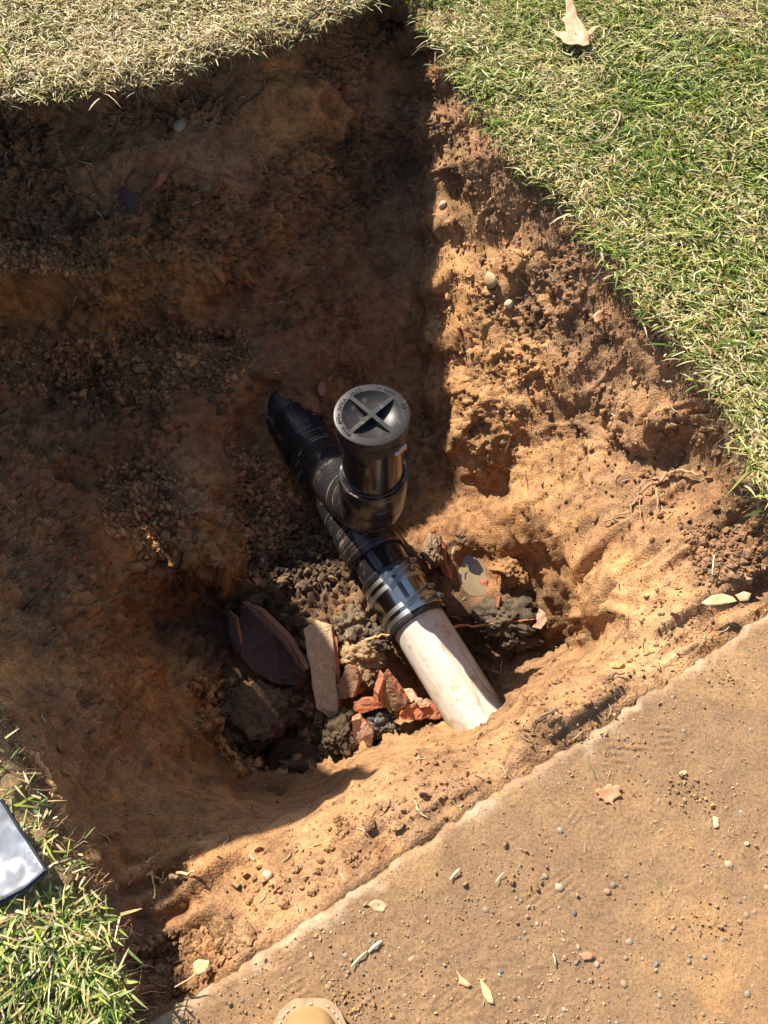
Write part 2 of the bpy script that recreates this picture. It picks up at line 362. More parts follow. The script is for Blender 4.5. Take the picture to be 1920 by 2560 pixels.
# lawns as plan polygons
def plan(pts, z): return [tuple(at(u, v, z)[:2]) for u, v in pts]
BACK = plan(BACK_RIM, RIM); RIGHT = plan(RIGHT_RIM, .07); LEFT = plan(LEFT_RIM, .10)
BACK_POLY = [(-6, BACK[0][1])] + BACK + [(.16, 8), (-6, 8)]
RIGHT_POLY = [(.1, 8)] + RIGHT + [(6, RIGHT[-1][1] + 3.2), (6, 8)]
LEFT_POLY = [(-6, BACK[0][1]), BACK[0]] + LEFT + [(-.5, -.5), (-6, -3.6)]
def lawn_at(x, y): return poly_mask(BACK_POLY, x, y) | poly_mask(RIGHT_POLY, x, y) | poly_mask(LEFT_POLY, x, y)
lawn = lawn_at(Pf[:, 0], Pf[:, 1]) & (Pf[:, 2] > .02) | ((np.maximum(abs(Pf[:, 0] - .05), abs(Pf[:, 1] - .8)) > 1.5) & (Pf[:, 2] > .02))
# fine relief
core = (np.abs(Pf[:, 0]) < 1.1) & (Pf[:, 1] > -.5) & (Pf[:, 1] < 2.4)
ci = np.where(core)[0]; Pc = Pf[ci]; uc, vc = uu[ci], vv[ci]
crumb = fbm(Pc, 5, 2, 3); rough = .25 + .75 * sstep(-.28, .22, crumb + .25 * fbm(Pc, 22, 2, 40))
bank = sstep(-.34, -.2, edge_d(Pc[:, 0], Pc[:, 1])) * sstep(-.34, -.22, Pc[:, 2])
al = (Pc[:, 0] * ED[0] + Pc[:, 1] * ED[1]) ; ac = edge_d(Pc[:, 0], Pc[:, 1])
strat = fbm(np.stack([al * 2.6, ac * 30, Pc[:, 2] * 4], -1), 1, 3, 90)
bank0 = sstep(-.34, -.2, edge_d(Pc[:, 0], Pc[:, 1])) * sstep(-.34, -.22, Pc[:, 2]); rough = (1 - .5 * bank0) * (1 + 1.1 * sstep(1050, 900, uc)) * (.10 + .90 * sstep(-.06, .2, crumb + .16 * sstep(1050, 900, uc) + .3 * fbm(Pc, 22, 2, 40)))
for su, sv, sr in ((1130, 640, 85), (1120, 560, 50), (1330, 1240, 95), (1420, 1420, 80), (1160, 840, 55), (1210, 620, 50), (1620, 1470, 70), (700, 1990, 90), (60, 770, 90), (1500, 1180, 60), (900, 700, 80), (1290, 1330, 50)):
    rough *= 1 - .85 * np.exp(-((uc + 30 * crumb - su) ** 2 + (vc - sv) ** 2) / (2 * sr * sr))
warp = Pc + .006 * np.stack([vnoise(Pc, 45, 60), vnoise(Pc, 45, 61), vnoise(Pc, 45, 62)], -1)
r1, e1 = worley(warp, 26, 70); r2, e2 = worley(warp, 62, 80); r3, e3 = worley(warp, 125, 85)
r0, e0 = worley(Pc + .02 * np.stack([vnoise(Pc, 14, 65), vnoise(Pc, 14, 66), vnoise(Pc, 14, 67)], -1), 11, 68)
d = .013 * fbm(Pc, 9, 2, 1) + .009 * r0 * sstep(0, .12, e0) * (1 - .65 * np.exp(-((uc - 1080) / 80) ** 2) * (vc < 1050)) + .004 * fbm(Pc, 24, 2, 2) + rough * (.0050 * r1 + .0046 * r2 + .0030 * r3 - .0035 * (1 - sstep(0, .22, e2)) - .0022 * (1 - sstep(0, .2, e3)) + .0022 * vnoise(Pc, 230, 12)) + .0010 * fbm(Pc, 150, 2, 13)
crack = np.abs(fbm(warp, 7, 2, 150)); d -= (1 - sstep(0, .018, crack)) * .008 * (fbm(Pc, 3, 1, 151) > .05)
d *= 1 - .55 * bank
d += bank * .022 * np.sign(strat) * np.abs(strat) ** .5
# vertical tool grooves on the cut walls
wallm = sstep(.55, .85, 1 - Nf[ci][:, 2]) * (1 - bank)
groove = fbm(np.stack([Pc[:, 0] * 28 + Pc[:, 2] * 6, Pc[:, 1] * 28, Pc[:, 2] * 5], -1), 1, 3, 140)
d += wallm * .007 * np.sign(groove) * np.abs(groove) ** .8
pocket = sstep(.3, .62, fbm(Pc, 15, 2, 77)); d -= pocket * .006 * (Pc[:, 2] < .0)
d *= 1 - .9 * sstep(-.035, -.004, ac) * (Pc[:, 2] > -.1)
lipm = sstep(.25, .6, Nf[ci][:, 1]) * sstep(-.66, -.5, Pc[:, 2]) * (vc > 1500); d = d * (1 - .65 * lipm) - .009 * lipm
lc = lawn[ci]; d[lc] = .006 * fbm(Pc[lc], 14, 2, 4)
under = (ac > .02) & (Pc[:, 2] < 0) & (Pc[:, 2] > -.12); d[under] = 0
wet = sstep(1.0, .5, np.hypot((uc - 1185) / 75, (vc - 1435) / 95)); d *= 1 - .85 * wet
Pf[ci] += Nf[ci] * d[:, None]
Z2 = Pf[:, 2]
# soil kinds
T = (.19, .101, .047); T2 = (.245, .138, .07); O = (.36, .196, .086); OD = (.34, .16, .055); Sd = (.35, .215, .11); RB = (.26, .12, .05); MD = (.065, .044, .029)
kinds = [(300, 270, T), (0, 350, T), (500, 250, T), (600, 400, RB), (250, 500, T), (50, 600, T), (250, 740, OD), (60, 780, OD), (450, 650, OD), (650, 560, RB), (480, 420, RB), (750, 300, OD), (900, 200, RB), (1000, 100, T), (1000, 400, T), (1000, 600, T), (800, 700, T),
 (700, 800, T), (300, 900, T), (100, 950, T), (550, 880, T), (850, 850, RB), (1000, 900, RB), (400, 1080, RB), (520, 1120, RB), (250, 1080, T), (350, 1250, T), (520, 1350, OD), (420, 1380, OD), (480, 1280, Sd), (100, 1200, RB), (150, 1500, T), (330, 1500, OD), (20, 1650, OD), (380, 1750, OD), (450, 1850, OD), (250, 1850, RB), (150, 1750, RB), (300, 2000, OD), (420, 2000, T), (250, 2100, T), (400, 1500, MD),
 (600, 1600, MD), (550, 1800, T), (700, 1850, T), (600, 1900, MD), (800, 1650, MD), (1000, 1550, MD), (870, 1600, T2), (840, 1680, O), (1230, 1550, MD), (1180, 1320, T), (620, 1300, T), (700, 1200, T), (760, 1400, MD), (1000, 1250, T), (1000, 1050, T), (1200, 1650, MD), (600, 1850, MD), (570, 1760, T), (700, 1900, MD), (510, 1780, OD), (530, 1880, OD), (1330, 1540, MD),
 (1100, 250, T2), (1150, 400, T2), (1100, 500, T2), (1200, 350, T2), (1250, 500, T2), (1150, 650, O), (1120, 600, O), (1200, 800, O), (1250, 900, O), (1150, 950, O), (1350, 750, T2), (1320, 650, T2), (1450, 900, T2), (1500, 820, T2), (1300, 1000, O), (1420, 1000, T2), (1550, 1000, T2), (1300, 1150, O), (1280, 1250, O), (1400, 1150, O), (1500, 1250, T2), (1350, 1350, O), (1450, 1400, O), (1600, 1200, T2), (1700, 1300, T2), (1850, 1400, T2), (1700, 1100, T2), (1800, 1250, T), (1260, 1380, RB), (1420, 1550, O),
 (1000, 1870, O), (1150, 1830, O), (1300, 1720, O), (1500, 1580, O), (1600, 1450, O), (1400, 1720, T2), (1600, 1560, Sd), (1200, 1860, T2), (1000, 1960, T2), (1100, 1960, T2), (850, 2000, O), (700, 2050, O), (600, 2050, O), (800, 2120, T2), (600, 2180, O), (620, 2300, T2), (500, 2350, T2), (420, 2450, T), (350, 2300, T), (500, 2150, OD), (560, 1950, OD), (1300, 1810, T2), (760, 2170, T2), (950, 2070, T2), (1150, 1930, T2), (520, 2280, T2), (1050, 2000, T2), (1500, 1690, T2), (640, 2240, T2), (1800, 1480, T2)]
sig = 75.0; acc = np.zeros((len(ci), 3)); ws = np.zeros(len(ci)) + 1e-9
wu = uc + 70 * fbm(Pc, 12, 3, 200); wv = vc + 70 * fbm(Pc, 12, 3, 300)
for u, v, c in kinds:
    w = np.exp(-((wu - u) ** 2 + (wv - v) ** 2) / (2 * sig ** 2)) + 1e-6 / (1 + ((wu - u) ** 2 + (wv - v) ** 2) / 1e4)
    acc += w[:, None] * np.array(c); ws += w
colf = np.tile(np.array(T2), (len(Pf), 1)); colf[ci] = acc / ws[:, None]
# clay smears, darker tone over the sunken pockets
sm = sstep(.05, .4, fbm(Pc, 16, 3, 400))[:, None]; colf[ci] = colf[ci] * (1 - .35 * sm) + colf[ci] * sm * .35 * np.array((1.5, 1.35, 1.1))
colf[ci] *= (1 - .35 * sstep(.3, .62, fbm(Pc, 15, 2, 77)))[:, None]
colf[lawn] = (.17, .115, .055)
farl = lawn & ~core; colf[farl] = (.12, .14, .045)
nr, nc = shape; idx = np.arange(nr * nc).reshape(nr, nc)
Fq = np.stack([idx[:-1, :-1], idx[:-1, 1:], idx[1:, 1:], idx[1:, :-1]], -1).reshape(-1, 4)
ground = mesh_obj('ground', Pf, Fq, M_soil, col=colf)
tag(ground, 'dug earth pit of brown topsoil and orange clay between lawns and path', kind='structure')
GN = Nf

# ------------------------------------------------------------ concrete slab
def sheet(ax0, ax1, n0, n1):
    a, b = np.meshgrid(n0, n1); return a, b
sa = np.concatenate([[-14, -5, -2, -1], np.arange(-.6, 1.5, .0025), [1.8, 2.5, 5, 14]]); sb = np.concatenate([np.arange(0, .9, .0025), [1.1, 1.3, 1.5]])
A_, B_ = np.meshgrid(sa, sb)
jag = .003 * vnoise(np.stack([sa * 9, sa * 0, sa * 0], -1), 1, 5) + .0025 * vnoise(np.stack([sa * 60, sa * 0, sa * 0], -1), 1, 6) + .002 * vnoise(np.stack([sa * 170, sa * 0, sa * 0], -1), 1, 7)
fall = np.exp(-sb / .05)
SX = E0[0] + ED[0] * A_ + EN[0] * (B_ + jag[None] * fall[:, None]); SY = E0[1] + ED[1] * A_ + EN[1] * (B_ + jag[None] * fall[:, None])
Ps = np.stack([SX.ravel(), SY.ravel(), np.zeros(SX.size)], -1); us, vs = pix(Ps); bb = B_.ravel()
hs = .0016 * fbm(Ps, 12, 3, 21) + .0009 * fbm(Ps, 60, 3, 22) + .0005 * np.maximum(vnoise(Ps, 200, 23), 0)
gr = sstep(.1, .5, fbm(Ps, 7, 2, 25)); hs += gr * .0014 * np.maximum(vnoise(Ps, 150, 24), 0)
hs += .0025 * (1 - sstep(0, .03, bb)) * fbm(Ps, 70, 2, 26) - .005 * (1 - sstep(0, .012, bb)) ** 2
# boot tread prints pressed in the dust: (centre, direction of the bars, size, pitch)
for (cu, cv, ang, hw, hh, pit) in ((735, 2380, -33, 45, 42, 15), (735, 2470, -30, 38, 34, 17), (1380, 2230, -38, 75, 38, 17), (1250, 2110, -35, 60, 30, 16), (1650, 1850, 3, 35, 48, 17), (1430, 2060, -55, 50, 26, 15), (1480, 2090, -40, 45, 25, 16), (1130, 2500, -38, 60, 40, 16), (1560, 1880, 5, 60, 35, 18), (1100, 2050, -30, 45, 25, 15)):
    a = R(ang); du = us - cu; dv = vs - cv; p_ = du * math.cos(a) + dv * math.sin(a); q_ = -du * math.sin(a) + dv * math.cos(a)
    w_ = (np.abs(p_) < hw + 10 * np.sin(q_ / 7)) & (np.abs(q_) < hh); w_ = w_ * sstep(hh, hh * .7, np.abs(q_)) * sstep(hw, hw * .75, np.abs(p_))
    w_ = w_ * sstep(-.5, .1, fbm(Ps, 45, 2, 27)); hs += w_ * .0013 * np.sign(np.sin(q_ * 2 * math.pi / pit)) * np.abs(np.sin(q_ * 2 * math.pi / pit)) ** .6
Ps[:, 2] += hs
base = np.array((.222, .132, .067)); edgec = np.array((.34, .235, .145)); clay = np.array((.31, .18, .078))
cs = np.tile(base, (len(Ps), 1)); w_ = sstep(.15, .5, fbm(Ps, 9, 3, 31))[:, None] * .5; cs = cs * (1 - w_) + clay * w_
w_ = ((1 - sstep(.004, .018, bb + .014 * fbm(Ps, 40, 2, 32))) * (.25 + .75 * sstep(-.2, .25, fbm(Ps, 25, 2, 33))))[:, None]; cs = cs * (1 - w_) + edgec * w_
nr, nc = SX.shape; idx = np.arange(nr * nc).reshape(nr, nc)
Fs = np.stack([idx[:-1, :-1], idx[1:, :-1], idx[1:, 1:], idx[:-1, 1:]], -1).reshape(-1, 4)
# skirt down the broken edge
low = Ps[:nc].copy(); low[:, 2] = -.09; low[:, :2] += EN * .012 * 1; nb = len(Ps)
mid = Ps[:nc].copy(); mid[:, 2] = -.03 + .006 * vnoise(Ps[:nc], 60, 35); mid[:, :2] += EN * (.004 * vnoise(Ps[:nc], 50, 36))[:, None]
Fsk = np.concatenate([np.stack([np.arange(nc - 1) + 1 + nb, np.arange(nc - 1) + nb, np.arange(nc - 1), np.arange(nc - 1) + 1], -1),
                      np.stack([np.arange(nc - 1) + 1 + nb + nc, np.arange(nc - 1) + nb + nc, np.arange(nc - 1) + nb, np.arange(nc - 1) + 1 + nb], -1)])
Fsk = Fsk[:, ::-1]
slab = mesh_obj('concrete_path', np.concatenate([Ps, mid, low]), np.concatenate([Fs, Fsk]), M_conc, col=np.concatenate([cs, np.tile(edgec * .9, (nc, 1)), np.tile(base, (nc, 1))]))
tag(slab, 'exposed aggregate concrete path dusted with brown soil', kind='structure')
def slab_pt(u, v, z=0): p = at(u, v, 0); return np.array([p[0], p[1], z])

# ------------------------------------------------------------ surface lookup
tree_idx = ci[(np.abs(Pf[ci][:, 0]) < 1)]
def surf(u, v):                                    # nearest visible ground point to a measured position
    d2 = (uu[ci] - u) ** 2 + (vv[ci] - v) ** 2; k = ci[np.argmin(d2)]; return Pf[k].copy(), GN[k].copy()

# ------------------------------------------------------------ grass
def blades(name, P0, az, tilt, L, Wd, col, curl, mat, label, z_extra=None):
    n = len(P0); segs = 3; V = np.empty((n, (segs + 1) * 2, 3)); Cc = np.empty((n, (segs + 1) * 2, 3))
    side = np.stack([-np.sin(az), np.cos(az), np.zeros(n)], -1); roll = RNG.normal(0, .5, n)
    side[:, 2] = np.sin(roll) * .6; side /= np.linalg.norm(side, axis=1, keepdims=True)
    pos = P0.copy(); t = tilt.copy()
    for s in range(segs + 1):
        w = Wd * (1, .95, .75, .12)[s] * .5
        V[:, 2 * s] = pos - side * w[:, None]; V[:, 2 * s + 1] = pos + side * w[:, None]
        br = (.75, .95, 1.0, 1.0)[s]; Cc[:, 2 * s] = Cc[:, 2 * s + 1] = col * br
        dirv = np.stack([np.cos(az) * np.cos(t), np.sin(az) * np.cos(t), np.sin(t)], -1); pos = pos + dirv * (L / segs)[:, None]
        t = t - curl
    Fb = np.array([[2 * s, 2 * s + 1, 2 * s + 3, 2 * s + 2] for s in range(segs)]); F = (np.arange(n)[:, None, None] * (segs * 2 + 2) + Fb[None]).reshape(-1, 4)
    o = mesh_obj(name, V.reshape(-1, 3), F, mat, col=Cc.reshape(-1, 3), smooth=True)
    tag(o, label, kind='stuff'); return o
def lawn_blades(name, poly, rimpts, rimz, n, straw, label, box, short=1.0):
    x = RNG.uniform(box[0], box[1], n * 3); y = RNG.uniform(box[2], box[3], n * 3)
    jit = .012
    m = poly_mask(poly, x + RNG.normal(0, jit, n * 3), y + RNG.normal(0, jit, n * 3)); x, y = x[m][:n], y[m][:n]; n = len(x)
    P0 = np.stack([x, y, np.zeros(n)], -1)
    # ground height under each blade
    Yb = y / (1 - YK * RIM); z = bilin(x / (1 - YK * RIM), Yb, Zc)
    z = np.where(z < .02, np.maximum(z, -.02), z); z = np.maximum(z, rimz - .012); P0[:, 2] = z - .002
    pn = fbm(P0, 6, 2, 500) * 1.0 + .4 * fbm(P0, 25, 2, 510); sfrac = np.clip(straw + .45 * pn, .05, .97)
    # strip beside the cut edge is drier
    rp = np.array(rimpts); 
    dmin = np.min(np.hypot(x[:, None] - rp[None, :, 0], y[:, None] - rp[None, :, 1]), axis=1)
    sfrac = np.clip(sfrac + .35 * np.exp(-dmin / .03), 0, .98)
    if poly is LEFT_POLY:
        bp, bq = pix(P0); kp = ~poly_mask([(-170, 1880), (0, 2000), (40, 2065), (112, 2175), (60, 2220), (-10, 2255), (-170, 2290)], bp, bq) & ((RNG.random(n) < .3) | (bq > 2230 + (bp < 60) * 60) | (bp < -60))
        P0 = P0[kp]; sfrac = sfrac[kp]; dmin = dmin[kp]; n = len(P0)
    is_s = RNG.random(n) < sfrac
    flat = is_s & (RNG.random(n) < .7); az = RNG.uniform(0, 2 * math.pi, n)
    dom = 4.2 + 1.1 * fbm(P0, 4, 1, 520); green_az = dom + RNG.normal(0, 1.1, n); az = np.where(flat, az, green_az)
    tilt = np.where(flat, RNG.uniform(-.12, .25, n), RNG.uniform(.1, 1.0, n)); L = np.where(flat, RNG.uniform(.006, .034, n), RNG.lognormal(math.log(.026), .38, n))
    Wd = np.where(flat, RNG.uniform(.0008, .0030, n), RNG.uniform(.0013, .0040, n))
    L = L * short; Wd = Wd * (.5 + .5 * short); P0[:, 2] += np.where(flat, RNG.uniform(.003, .020, n), 0)
    g = np.array([(.18, .255, .03), (.30, .36, .045), (.15, .225, .055), (.40, .43, .09), (.085, .145, .02), (.30, .35, .11)]); st = np.array([(.58, .44, .19), (.62, .51, .27), (.48, .34, .14), (.52, .46, .19), (.34, .22, .10), (.66, .57, .35)])
    col = np.where(is_s[:, None], st[RNG.integers(0, len(st), n)], g[RNG.integers(0, len(g), n)]) * RNG.uniform(.8, 1.2, n)[:, None]
    return blades(name, P0, az, tilt, L, Wd, col, RNG.uniform(0, .35, n), M_grass, label)
lawn_blades('lawn_grass', BACK_POLY, BACK, RIM, 72000, .84, 'sun bleached short lawn along the top left edge of the pit', (-.95, .18, 1.28, 2.1), .78)
lawn_blades('lawn_grass', RIGHT_POLY, RIGHT, .07, 135000, .35, 'green mown lawn with dry clippings on the right of the pit', (.05, 1.3, .3, 2.2), .9)
lawn_blades('lawn_grass', LEFT_POLY, LEFT, .10, 27000, .24, 'small patch of green lawn at the bottom left corner', (-.75, -.25, -.3, .85), .72)

# ------------------------------------------------------------ loose crumbs, clods, fibres
ico = bmesh.new(); bmesh.ops.create_icosphere(ico, subdivisions=1, radius=1); IV = np.array([v.co[:] for v in ico.verts]); IF = np.array([[v.index for v in f.verts] for f in ico.faces]); ico.free()
ico = bmesh.new(); bmesh.ops.create_icosphere(ico, subdivisions=2, radius=1); IV2 = np.array([v.co[:] for v in ico.verts]); IF2 = np.array([[v.index for v in f.verts] for f in ico.faces]); ico.free()
ico = bmesh.new(); bmesh.ops.create_icosphere(ico, subdivisions=4, radius=1); IV4 = np.array([v.co[:] for v in ico.verts]); IF4 = np.array([[v.index for v in f.verts] for f in ico.faces]); ico.free()
def lumps(name, Pn, Nm, size, col, mat, label, squash=.75, jitter=.4, sink=.3, iv=IV, iff=IF):
    n = len(Pn); q = RNG.normal(0, 1, (n, 3, 3)); Qm = np.linalg.qr(q)[0]
    sc = size[:, None] * RNG.uniform(.65, 1.2, (n, 3)) * np.array([1, 1, squash])
    base = iv[None] * (1 + RNG.uniform(-jitter, jitter, (n, len(iv), 1))); V = np.einsum('nij,nkj->nki', Qm, base * sc[:, None])
    V += (Pn + Nm * (size * (1 - sink))[:, None] * .6)[:, None]
    F = (np.arange(n)[:, None, None] * len(iv) + iff[None]).reshape(-1, 3)
    o = mesh_obj(name, V.reshape(-1, 3), F, mat, col=np.repeat(col, len(iv), 0), smooth=False)
    if label: tag(o, label, kind='stuff')
    return o
def pick(n, poly=None, cond=None):
    m = np.ones(len(ci), bool)
    if poly is not None: m &= poly_mask(poly, uu[ci], vv[ci])
    if cond is not None: m &= cond
    k = ci[np.where(m)[0]]; return k[RNG.integers(0, len(k), n)]
zc = Pf[ci][:, 2]; notlawn = ~lawn[ci] & (edge_d(Pf[ci][:, 0], Pf[ci][:, 1]) < -.003) & (uc > -150) & (uc < 2050) & (vc > -50) & (vc < 2650)
def soilcol(k, lo=.8, hi=1.3): return colf[k] * RNG.uniform(lo, hi, len(k))[:, None]
k = pick(9000, None, notlawn); sz = RNG.lognormal(math.log(.0017), .38, len(k)); lumps('soil_crumbs', Pf[k], GN[k], sz, soilcol(k, .9, 1.35), M_clod, 'fine loose crumbs of soil over the pit walls and floor')
GRAVEL = [[(-50, 860), (250, 840), (600, 800), (650, 900), (560, 980), (400, 1000), (250, 1050), (100, 1000), (-50, 960)], [(250, 1150), (450, 1180), (470, 1320), (380, 1400), (260, 1340)],
          [(580, 1100), (700, 1150), (820, 1350), (860, 1480), (640, 1470), (600, 1350)], [(-50, 560), (180, 600), (250, 690), (0, 680)], [(480, 1700), (760, 1700), (830, 1880), (620, 1940), (520, 1860)], [(350, 2350), (560, 2290), (640, 2330), (480, 2470), (400, 2480)], [(1700, 1330), (1900, 1300), (1920, 1450), (1760, 1480)]]
for gi, (poly, n, s0) in enumerate(zip(GRAVEL, (2000, 900, 1700, 500, 900, 900, 400), (.0042, .004, .0046, .0035, .0065, .0038, .0032))):
    k = pick(n, poly); sz = np.clip(RNG.lognormal(math.log(s0), .42, n), .0015, .013)
    lumps('gravelly_soil', Pf[k], GN[k], sz, soilcol(k, .9, 2.0 if gi < 5 else 1.2), M_clod, ['loose gravelly soil heaped along the upper left shelf', 'small crumbly spill of soil on the left shelf', 'bed of small stones and clods left of the black pipe', 'gravelly soil on the narrow upper ledge', 'coarse dark clods filling the deep shaded hollow', 'grey brown crumbled soil beside the bottom end of the path', 'crumbled soil at the right end of the near bank'][gi])
k = pick(1300, [(1000, 150), (1250, 250), (1500, 600), (1900, 1250), (1700, 1420), (1400, 1250), (1100, 900)]); lumps('wall_crumbs', Pf[k], GN[k], np.clip(RNG.lognormal(math.log(.0032), .45, len(k)), .001, .009), soilcol(k, .9, 1.2), M_clod, 'crumbly clods clinging to the sunlit right wall')
k = pick(550, [(1000, 1860), (1500, 1560), (1880, 1400), (1900, 1500), (1500, 1760), (700, 2300), (560, 2200)]); lumps('bank_crumbs', Pf[k], GN[k], np.clip(RNG.lognormal(math.log(.0028), .45, len(k)), .001, .008), soilcol(k, .95, 1.25), M_clod, 'crumbs of soil on the sunlit bank beside the path')

def tube(path, rad, n=6, closed=False, uvscale=1.0):
    path = [Vector(p) for p in path]; V = []; F = []; UV = []; s = 0
    rad = [rad] * len(path) if not hasattr(rad, '__len__') else rad
    t0 = (path[1] - path[0]).normalized(); up = Vector((0, 0, 1)) if abs(t0.z) < .9 else Vector((0, 1, 0)); nrm = (up - t0 * up.dot(t0)).normalized()
    for i, p in enumerate(path):
        a = path[max(i - 1, 0)]; b = path[min(i + 1, len(path) - 1)]; t = (b - a)
        t = t.normalized() if t.length > 1e-9 else t0
        nrm = (nrm - t * nrm.dot(t)).normalized(); bn = t.cross(nrm)
        if i: s += (p - path[i - 1]).length
        for j in range(n + 1):
            an = 2 * math.pi * j / n; V.append(p + (nrm * math.cos(an) + bn * math.sin(an)) * rad[i]); UV.append((j / n * .36, s))
    m = n + 1
    for i in range(len(path) - 1):
        for j in range(n): F.append((i * m + j, i * m + j + 1, (i + 1) * m + j + 1, (i + 1) * m + j))
    F.append(tuple(reversed(range(n)))); F.append(tuple((len(path) - 1) * m + j for j in range(n)))
    return [tuple(v) for v in V], F, UV
def tube_obj(name, path, rad, mat, parent=None, n=24, smooth=True, col=None):
    V, F, UV = tube(path, rad, n); o = mesh_obj(name, V, F, mat, parent, smooth, col=None if col is None else np.tile(np.array(col), (len(V), 1)), uv=UV)
    try:
        e = o.modifiers.new('es', 'EDGE_SPLIT'); e.split_angle = R(38)
    except Exception: pass
    return o
def fibres(name, k, L, rad, cols, label, droop=.6, n=3, segs=6, mat=None):
    VV = []; FF = []; CC = []
    for i, q in enumerate(k):
        p = Vector(Pf[q]); nm = Vector(GN[q]); d = (nm * random.uniform(.1, .8) + Vector((random.gauss(0, 1), random.gauss(0, 1), random.gauss(-.2, .6))).normalized()).normalized()
        l = random.uniform(*L); path = [p]
        for s in range(segs):
            d = (d + Vector((random.gauss(0, .35), random.gauss(0, .35), random.gauss(0, .3) - droop * .2)) - nm * .12).normalized(); path.append(path[-1] + d * l / segs)
        r = random.uniform(*rad); V, F, _ = tube(path, [r * (1 - .6 * s / segs) for s in range(segs + 1)], n); b = len(VV); VV += V; FF += [tuple(x + b for x in f) for f in F]; CC += [random.choice(cols)] * len(V)
    o = mesh_obj(name, VV, FF, mat or M_root, col=np.array(CC)); tag(o, label, kind='stuff'); return o
TAN = [(.42, .3, .17), (.3, .19, .1), (.5, .4, .25), (.22, .13, .07)]
rimk = []
for poly in (BACK_RIM, RIGHT_RIM, LEFT_RIM):
    for i in range(len(poly) - 1):
        (a, b), (c, d2) = poly[i], poly[i + 1]; L_ = math.hypot(c - a, d2 - b)
        for _ in range(int(L_ / 1.1)):
            t = random.random(); s = 1 if poly is BACK_RIM else 0
            u = a + (c - a) * t + random.gauss(0, 14) + (0 if s else (-18 if poly is RIGHT_RIM else 18)); v = b + (d2 - b) * t + random.gauss(0, 10) + (22 if s else 12)
            if -60 < u < 1990 and -40 < v < 2600: rimk.append((u, v))
ui, vi_ = uu[ci], vv[ci]
gridmap = {}
for kk, a, b in zip(ci, (ui // 8).astype(int), (vi_ // 8).astype(int)): gridmap[(a, b)] = kk
def near(u, v):
    a, b = int(u // 8), int(v // 8)
    for r in range(0, 6):
        for da in range(-r, r + 1):
            for db in range(-r, r + 1):
                if (a + da, b + db) in gridmap: return gridmap[(a + da, b + db)]
    return ci[0]
fibres('edge_roots', [near(*q) for q in rimk], (.008, .042), (.0003, .0009), TAN + [(.16, .09, .05), (.12, .07, .04)], 'fine hanging grass roots along the cut edges of the lawn', 1.2)
fibres('wall_rootlets', pick(420, [(1000, 150), (1250, 250), (1500, 600), (1900, 1250), (1600, 1350), (1400, 1250), (1100, 900)]), (.01, .035), (.0003, .0007), TAN, 'hair thin roots poking out of the sunlit right wall')
fibres('wall_rootlets', pick(320, [(-40, 250), (500, 200), (1020, 80), (1040, 700), (900, 780), (300, 850), (-40, 850)]), (.01, .04), (.0003, .0008), TAN + [(.5, .42, .28)], 'thin pale roots scattered on the shaded back wall')
fibres('wall_rootlets', pick(110, [(-40, 900), (300, 1300), (500, 1900), (400, 2300), (300, 2400), (150, 2000), (-40, 1750)]), (.012, .045), (.0003, .0008), TAN, 'thin roots sticking out of the shaded left bank')
fibres('floor_fibres', pick(200, [(600, 1450), (900, 1300), (1250, 1350), (1350, 1600), (900, 1830), (600, 1900)]), (.008, .03), (.0003, .0007), TAN, 'stringy root fibres tangled in the muddy pit floor')

# straw bits
def straw_piece(p, nm, az, L, w, col, name='straw', bend=0.0, lift=.002, mat=None):
    nm = Vector(nm).normalized(); t = Vector((math.cos(az), math.sin(az), 0)); t = (t - nm * t.dot(nm)).normalized(); s = nm.cross(t)
    V = []; n = 4; c = Vector(p) + nm * lift
    for i in range(n + 1):
        x = (i / n - .5) * L; off = bend * L * (1 - 4 * (i / n - .5) ** 2); ww = w * (.5 + .5 * math.sin(math.pi * (.15 + .7 * i / n)))
        q = c + t * x + s * off + nm * (.0015 * math.sin(i * 2 + L * 900))
        V += [q - s * ww / 2, q + nm * w * .35, q + s * ww / 2]
    F = []
    for i in range(n):
        a = i * 3; F += [(a, a + 3, a + 4, a + 1), (a + 1, a + 4, a + 5, a + 2), (a + 2, a + 5, a + 3, a)]
    F += [(0, 1, 2), (n * 3 + 2, n * 3 + 1, n * 3)]
    return V, F
def many_straw(name, items, label):
    VV = []; FF = []; CC = []
    for (p, nm, az, L, w, col, bend) in items:
        V, F = straw_piece(p, nm, az, L, w, col, bend=bend); b = len(VV); VV += [tuple(v) for v in V]; FF += [tuple(x + b for x in f) for f in F]; CC += [col] * len(V)
    tag(mesh_obj(name, VV, FF, M_straw, col=np.array(CC)), label, kind='stuff')
SC = [(.6, .5, .28), (.5, .4, .2), (.42, .42, .2), (.62, .56, .38), (.4, .26, .14)]
items = [(Pf[q], GN[q], random.uniform(0, 6.3), random.uniform(.006, .026), random.uniform(.0008, .0022), random.choice(SC), random.uniform(-.2, .2)) for q in pick(560, None, notlawn & (Nf[ci][:, 2] > .35))]
many_straw('loose_straw', items, 'small bits of straw and clippings scattered in the pit')
items = []
for _ in range(240):
    u, v = random.uniform(400, 1960), random.uniform(1550, 2600); p = slab_pt(u, v, .001)
    if edge_d(p[0], p[1]) > .01: items.append((p, (0, 0, 1), random.uniform(0, 6.3), random.uniform(.004, .011), random.uniform(.0005, .001), random.choice(SC), random.uniform(-.2, .2)))
many_straw('loose_straw', items, 'tiny clippings scattered over the dusty path')

